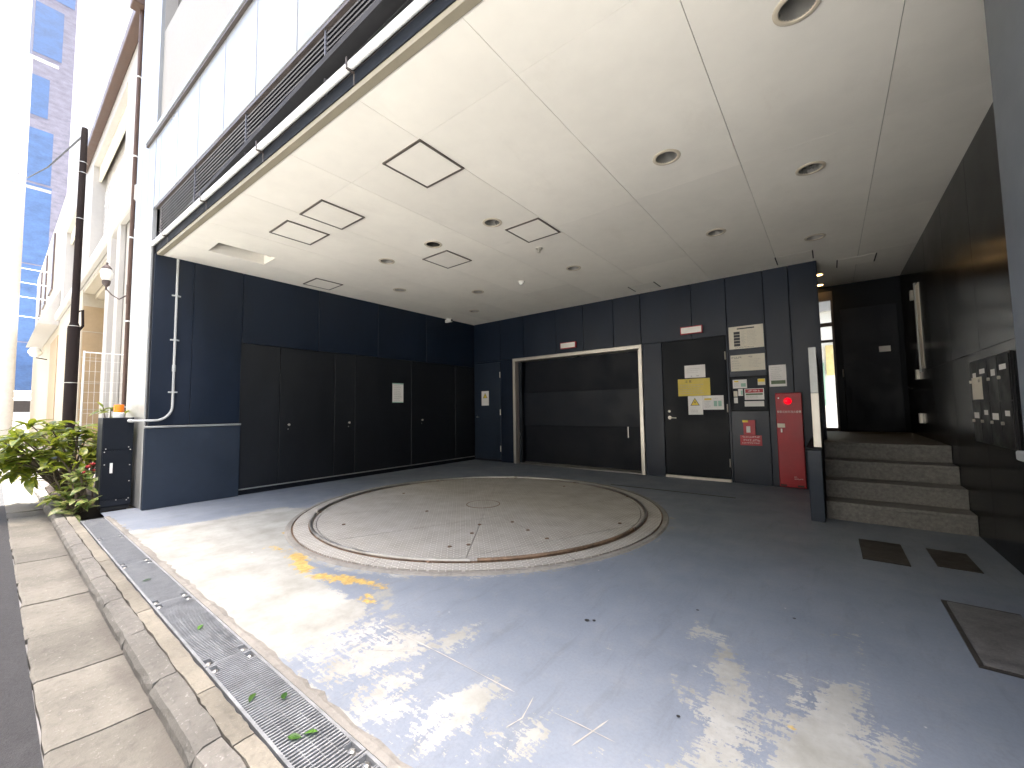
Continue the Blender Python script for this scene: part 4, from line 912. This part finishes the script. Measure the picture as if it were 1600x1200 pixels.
tips += [(-7.6, .06, .55), (-7.7, .12, .72), (-7.5, .2, .45), (-7.9, .0, .62), (-7.35, .30, .38), (-7.6, .45, .95), (-7.7, .7, .98), (-7.5, .16, .80), (-7.45, .3, .62), (-7.3, .1, .62), (-7.35, .2, .86), (-7.4, .45, .80), (-7.3, .55, .62), (-7.6, .0, .9), (-7.5, .62, .88), (-7.9, .3, 1.0)]
bed = box('planting_bed', -9.6, -6.98, .545, 1.08, -.12, .012, 'earth'); tag(bed, kind='structure')
plant('leafy_shrub', 'sunlit shrub with long pointed leaves overhanging the kerb', (-7.75, .70, .01), tips, LM, .24, 9)
plant('tall_shoot', 'leafy shoot rising behind the black cabinet beside the beacon', (-7.35, .98, .01), [(-7.2, .93, 1.17), (-7.3, .87, 1.20), (-7.15, 1.0, 1.10)], LM, .17, 6, .8)
plant('variegated_plant', 'low plant with cream edged leaves at the foot of the black cabinet', (-6.85, .64, .0), [(-6.72, .62, .16), (-6.62, .70, .12), (-6.85, .58, .22), (-6.75, .70, .34), (-6.95, .52, .14), (-6.66, .60, .05), (-6.8, .64, .45), (-6.9, .6, .32), (-6.78, .54, .10)], LV, .17, 8)
plant('shaded_plant', 'darker leafy plant low behind the variegated one', (-7.15, .66, .0), [(-7.1, .62, .30), (-7.2, .52, .22), (-7.05, .75, .36), (-7.25, .6, .40), (-7.0, .5, .16), (-7.1, .45, .5), (-7.15, .7, .6), (-7.3, .5, .62)], LM, .19, 8)
ros = thing('red_flowers', 'small red flowers behind the black cabinet', 'flowers', (-7.3, .82, .0))
obj('stem', MB().tube([(-7.3, .82, 0), (-7.28, .80, .3), (-7.3, .79, .52)], .008, 6), 'bark', ros)
for k in range(5):
    c = Vector((-7.3+random.uniform(-.06, .06), .79+random.uniform(-.05, .05), .46+random.uniform(-.08, .08)))
    obj('blossom', MB().lathe([(0, -.02), (.025, -.012), (.034, .01), (.02, .018), (.01, .008), (0, .012)], c, 9), 'flower_red', ros)
random.seed(5)
for x_, y_, lab in [(-3.62, .70, 'small fallen leaf on the drain, farthest away'), (-2.63, .72, 'fallen green leaf alone in the middle of the drain'), (-1.83, .68, 'fallen green leaf cluster on the drain, left of the pair'), (-1.70, .735, 'fallen green leaf on the drain beside the kerbless edge'),
                    (-1.44, .735, 'bright green sprig on the drain near the bottom'), (-1.50, .66, 'yellowish green leaf lying flat on the drain, lowest one')]:
    me = leaf_mesh('fallen_leaf', .05, .013, .3, 'leaf_fallen', 4)
    o = link(bpy.data.objects.new('fallen_leaf', me)); o.location = (x_, y_, .006); o.rotation_euler = (random.uniform(-.2, .2), -.1, random.uniform(0, 6)); tag(o, lab, 'leaf', 'fallen leaves on the drain')

# ------------------------------------------------------------------ street to the left
# steel pole
po = thing('steel_pole', 'dark brown steel pole rising from the planting bed', 'pole', (-9.2, .73, 0))
obj('lower_tube', MB().lathe([(.072, 0), (.072, 2.45), (.046, 2.55)], (-9.2, .73, 0), 20), 'pole_brown', po, smooth=True); obj('upper_tube', MB().lathe([(.046, 2.45), (.040, 5.62), (.035, 5.70), (0, 5.71)], (-9.2, .73, 0), 20), 'pole_brown', po, smooth=True)
for z in (1.6, 2.48, 4.2, 4.95, 5.12): obj('band', MB().lathe([(.075 if z < 2.5 else .048, z), (.075 if z < 2.5 else .048, z+.012)], (-9.2, .73, 0), 20), 'steel_dull', po)
obj('hook', MB().tube([(-9.18, .76, 2.72), (-9.16, .81, 2.75), (-9.16, .82, 2.5), (-9.18, .77, 2.4)], .018, 8), 'pole_brown', po, smooth=True)
fe = thing('mesh_fence', 'pale wire mesh fence between the brown pole and the building', 'fence', (-8.6, 1.0, 0))
mb = MB().tube([(-8.6, .80, 2.03), (-8.6, 1.30, 2.03)], .009, 6); obj('top_rail', mb, 'wire_white', fe)
for y_ in (.80, 1.28): obj('post', MB().tube([(-8.6, y_, 0), (-8.6, y_, 2.05)], .012, 6), 'wire_white', fe)
mb = MB()
for k in range(12): mb.box(-8.6015, -8.5985, .80, 1.28, .2+k*.155, .203+k*.155)
for k in range(9): mb.box(-8.6015, -8.5985, .80+k*.06, .803+k*.06, .1, 2.02)
obj('wires', mb, 'wire_white', fe)['kind'] = 'stuff'
# neighbour with porch
nb = thing('porch_building', 'cream stone building next door with a deep porch and brown gutter', 'building', (-11.5, 3, 0))
Y0 = 1.22
box('wall', -9.62, -7.62, Y0, 6, 0, 4.1, 'white_stone', nb); box('wall', -19.5, -13.9, Y0, 6, 0, 4.1, 'cream_stone', nb)
box('upper_wall', -19.5, -7.62, Y0, 6, 4.1, 4.6, 'white_stone', nb); box('upper_wall', -19.5, -7.62, Y0, 6, 6.9, 16.5, 'white_stone', nb)
for a, c in [(-9.3, -7.62), (-15.4, -13.2), (-19.5, -18.8)]: box('pier', a, c, Y0, 6, 4.6, 6.9, 'white_stone', nb)
box('porch_rear', -13.9, -9.62, 2.6, 2.8, 0, 4.1, 'porch_stone', nb); box('porch_soffit', -13.9, -9.62, 1.85, 2.6, 3.72, 4.1, 'cream_stone', nb)
for k in range(3): box('lintel_step', -13.9, -9.62, Y0+.2*k+.01, Y0+.2*(k+1)-.005, 4.02-.1*k, 4.095, 'cream_stone', nb)
for k in range(6): box('jamb_stone', -13.93, -13.895, Y0+.02, 2.59, .01+k*.62, .615+k*.62, 'porch_stone', nb, .006)
box('column', -9.62, -9.30, Y0-.12, Y0-.002, 0, 4.05, 'white_stone', nb, .01); box('column', -9.05, -8.80, Y0-.08, Y0-.002, 0, 4.4, 'white_stone', nb, .01)
box('cornice', -19.5, -7.65, Y0-.10, Y0-.001, 4.15, 4.40, 'white_stone', nb, .02)
box('gutter_channel', -14.4, -7.60, Y0-.14, Y0-.002, 7.15, 7.32, 'copper_brown', nb, .01)
obj('downpipe', MB().tube([(-7.70, 1.12, .1), (-7.70, 1.12, 7.1)], .026, 10), 'copper_brown', nb, smooth=True)
box('hopper', -7.80, -7.58, 1.0, 1.2, 7.05, 7.75, 'copper_brown', nb, .01)
for z in (1.2, 2.4, 3.6, 4.8, 6.0): obj('pipe_clip', MB().tube([(-7.70, 1.12, z), (-7.70, 1.12, z+.02)], .031, 10), 'plastic_white', nb)
for a, c, k in [(-13.2, -9.3, 6), (-18.8, -15.4, 5)]:
    wn = box('window', a, c, Y0+.22, Y0+.26, 4.6, 6.9, 'white_stone', nb); st = (c-a)/k
    for i in range(k): box('pane', a+i*st+.06, a+(i+1)*st-.06, Y0+.20, Y0+.218, 4.7, 6.3, 'lamp_glass', wn)
    box('valance', a, c, Y0+.10, Y0+.14, 6.55, 6.9, 'paper_cream', nb)
wl_ = thing('wall_lantern', 'ornate wall lantern on a scrolled bracket beside the porch', 'lantern', (-8.35, 1.0, 2.95))
cx_, cy_ = -8.5, .98
obj('bracket', MB().tube([(-8.42, 1.22, 2.95), (-8.45, 1.12, 2.86), (-8.48, 1.04, 2.92), (cx_, cy_, 3.0)], .009, 8).tube([(-8.42, 1.2, 3.1), (-8.42, 1.2, 2.8)], .009, 8), 'lantern_brown', wl_, smooth=True)
obj('base', MB().lathe([(0, 2.97), (.010, 2.99), (.014, 3.03), (.04, 3.06), (.05, 3.10), (.047, 3.13)], (cx_, cy_, 0), 14), 'lantern_brown', wl_, smooth=True)
obj('globe', MB().lathe([(.045, 3.13), (.068, 3.18), (.072, 3.25), (.055, 3.30)], (cx_, cy_, 0), 16), 'plastic_white', wl_, smooth=True)
obj('crown', MB().lathe([(.06, 3.30), (.057, 3.32), (.034, 3.35), (.014, 3.37), (.014, 3.40), (0, 3.41)], (cx_, cy_, 0), 16), 'lantern_brown', wl_, smooth=True)
# next building with awning
nb2 = thing('awning_building', 'pale building farther down the street with white awning', 'building', (-24, 4, 0))
box('wall', -34, -19.6, 1.25, 8, 0, 8.6, 'cream_stone', nb2); box('doorway', -22.6, -19.9, 1.225, 1.248, 0, 3.75, 'porch_stone', nb2)
obj('awning', MB().add([(-27.5, 1.24, 5.3), (-20.0, 1.24, 5.3), (-20.0, .78, 4.1), (-27.5, .78, 4.1), (-27.5, 1.24, 4.1), (-20.0, 1.24, 4.1)], [(0,1,2,3),(0,3,4),(1,5,2),(3,2,5,4),(0,4,5,1)]), 'white_stone', nb2)
for a in (-25, -28.5, -31.5):
    w_ = box('window', a, a+1.6, 1.20, 1.248, 6.0, 8.2, 'window_brown', nb2)
bl = thing('ball_lamp', 'white ball lamp under the awning of the farther building', 'lamp', (-24, .95, 3.3))
obj('arm', MB().tube([(-24, 1.24, 3.3), (-24, .95, 3.35)], .02, 6), 'pole_brown', bl); obj('ball', MB().lathe([(0, 0), (.12, .05), (.19, .17), (.19, .24), (.12, .36), (0, .4)], (-24, .93, 3.36), 16), 'plastic_white', bl, smooth=True)
# tower with blue sheets
tw = thing('brick_tower', 'tall grey brick tower hung with bright blue sheets', 'tower', (-62, 5, 0))
box('wall', -74, -60, .95, 12, 0, 70, 'tower_brick', tw)
z = 2.0; k = 0
while z < 66:
    h = [6.2, 7.6, 8.0, 5.5, 4.2, 5.4][k % 6]; y1 = [3.6, 3.5, 2.75, 2.65, 2.2, 2.9][k % 6]
    box('blue_sheet', -60.02, -59.985, 1.0, y1, z, z+h-.12, 'blue_sheet', tw); z += h+([0, 0, .1, 1.2, 2.2, .9][k % 6]); k += 1
# delivery truck
tk = thing('delivery_truck', 'white delivery truck parked at the far end of the street', 'truck', (-40, 1.3, 0))
box('cargo_box', -42.5, -38.6, .45, 1.15+.75, .9, 2.65, 'truck_white', tk, .05); box('cab', -38.5, -37.0, .5, 1.85, .5, 2.2, 'truck_white', tk, .12); box('windscreen', -37.02, -36.985, .62, 1.73, 1.35, 2.0, 'window_dark', tk); box('bumper', -37.02, -36.9, .5, 1.85, .35, .6, 'rail_grey', tk, .03)
for x_ in (-37.9, -41.5):
    for y_ in (.62, 1.75): obj('wheel', MB().lathe([(0, -.11), (.2, -.11), (.38, -.09), (.38, .09), (.2, .11), (0, .11)], (x_, y_, .31), 18, 'y'), 'rubber', tk)
cp = thing('concrete_pole', 'pale round concrete utility pole at the left edge of the picture', 'utility pole', (-22, .26, -.07))
obj('shaft', MB().lathe([(.19, -.1), (.12, 14)], (-22, .26, 0), 20), 'concrete_pole', cp, smooth=True)
for z in (4.2, 9.0): obj('arm', MB().box(-22.04, -21.96, -.7, 1.0, z+5, z+5.08), 'steel_dull', cp)
wl2 = [('topmost dark overhead wire running to the brown pole', 'wire_black', 0), ('pale overhead wire, second from the top before the blue sheets', 'wire_white', 6.75), ('pale overhead wire, third from the top before the blue sheets', 'wire_white', 6.2), ('pale overhead wire, fourth from the top before the blue sheets', 'wire_white', 5.65), ('lowest pale overhead wire before the blue sheets', 'wire_white', 4.9)]
for lab, mt, z0 in wl2:
    if not z0: pts = [(-22, .20, 9.6), (-18, .35, 8.0), (-13.5, .54, 6.65), (-9.2, .73, 5.60)]
    else: pts = [(-24, -6, z0+.25), (-24, -3, z0+.08), (-24, 0, z0), (-24, 1.24, z0-.02)]
    tag(obj('overhead_wire', MB().tube(pts, .014, 5), mt), lab, 'wire', 'overhead wires across the street')
# across the road: unseen block added to bounce light in, then the far block
ob_ = thing('bounce_block', 'unseen plain block behind the viewpoint, added across the road to bounce light', 'building', (-1, -12, 0))
box('wall', -26, 24, -17, -7.0, -.08, 12, 'opposite_render', ob_)
for fl in range(3):
    for k in range(18): w_ = box('window', -24.5+k*2.6, -22.9+k*2.6, -7.02, -6.96, 1.0+fl*3.1, 2.7+fl*3.1, 'window_dark', ob_)
ow = thing('far_block', 'washed out white block on the far left across the street', 'building', (-45, -6, 0))
box('wall', -80, -30, -12, -.35, -.08, 6.5, 'street_white', ow); 
for k in range(6): box('window', -30.02-.0, -29.97, -.75-1.5*k, -1.75-1.5*k, 3.0, 4.6, 'window_brown', ow)
# back lane seen through the lobby glass
bk = thing('lane_wall', 'sunlit pale wall with yellow and green boards seen through the lobby glass', 'wall', (-.2, 12, .3))
box('wall', -5, 5, 12, 12.3, .3, 6, 'street_white', bk); box('yellow_board', -.02, .12, 11.96, 11.99, 1.8, 2.5, 'paper_yellow', bk); box('green_board', -.16, -.06, 11.95, 11.98, 1.1, 2.1, 'ink_teal', bk); box('grey_ledge', -3, 3, 11.9, 11.99, 3.3, 3.6, 'concrete_grey', bk)
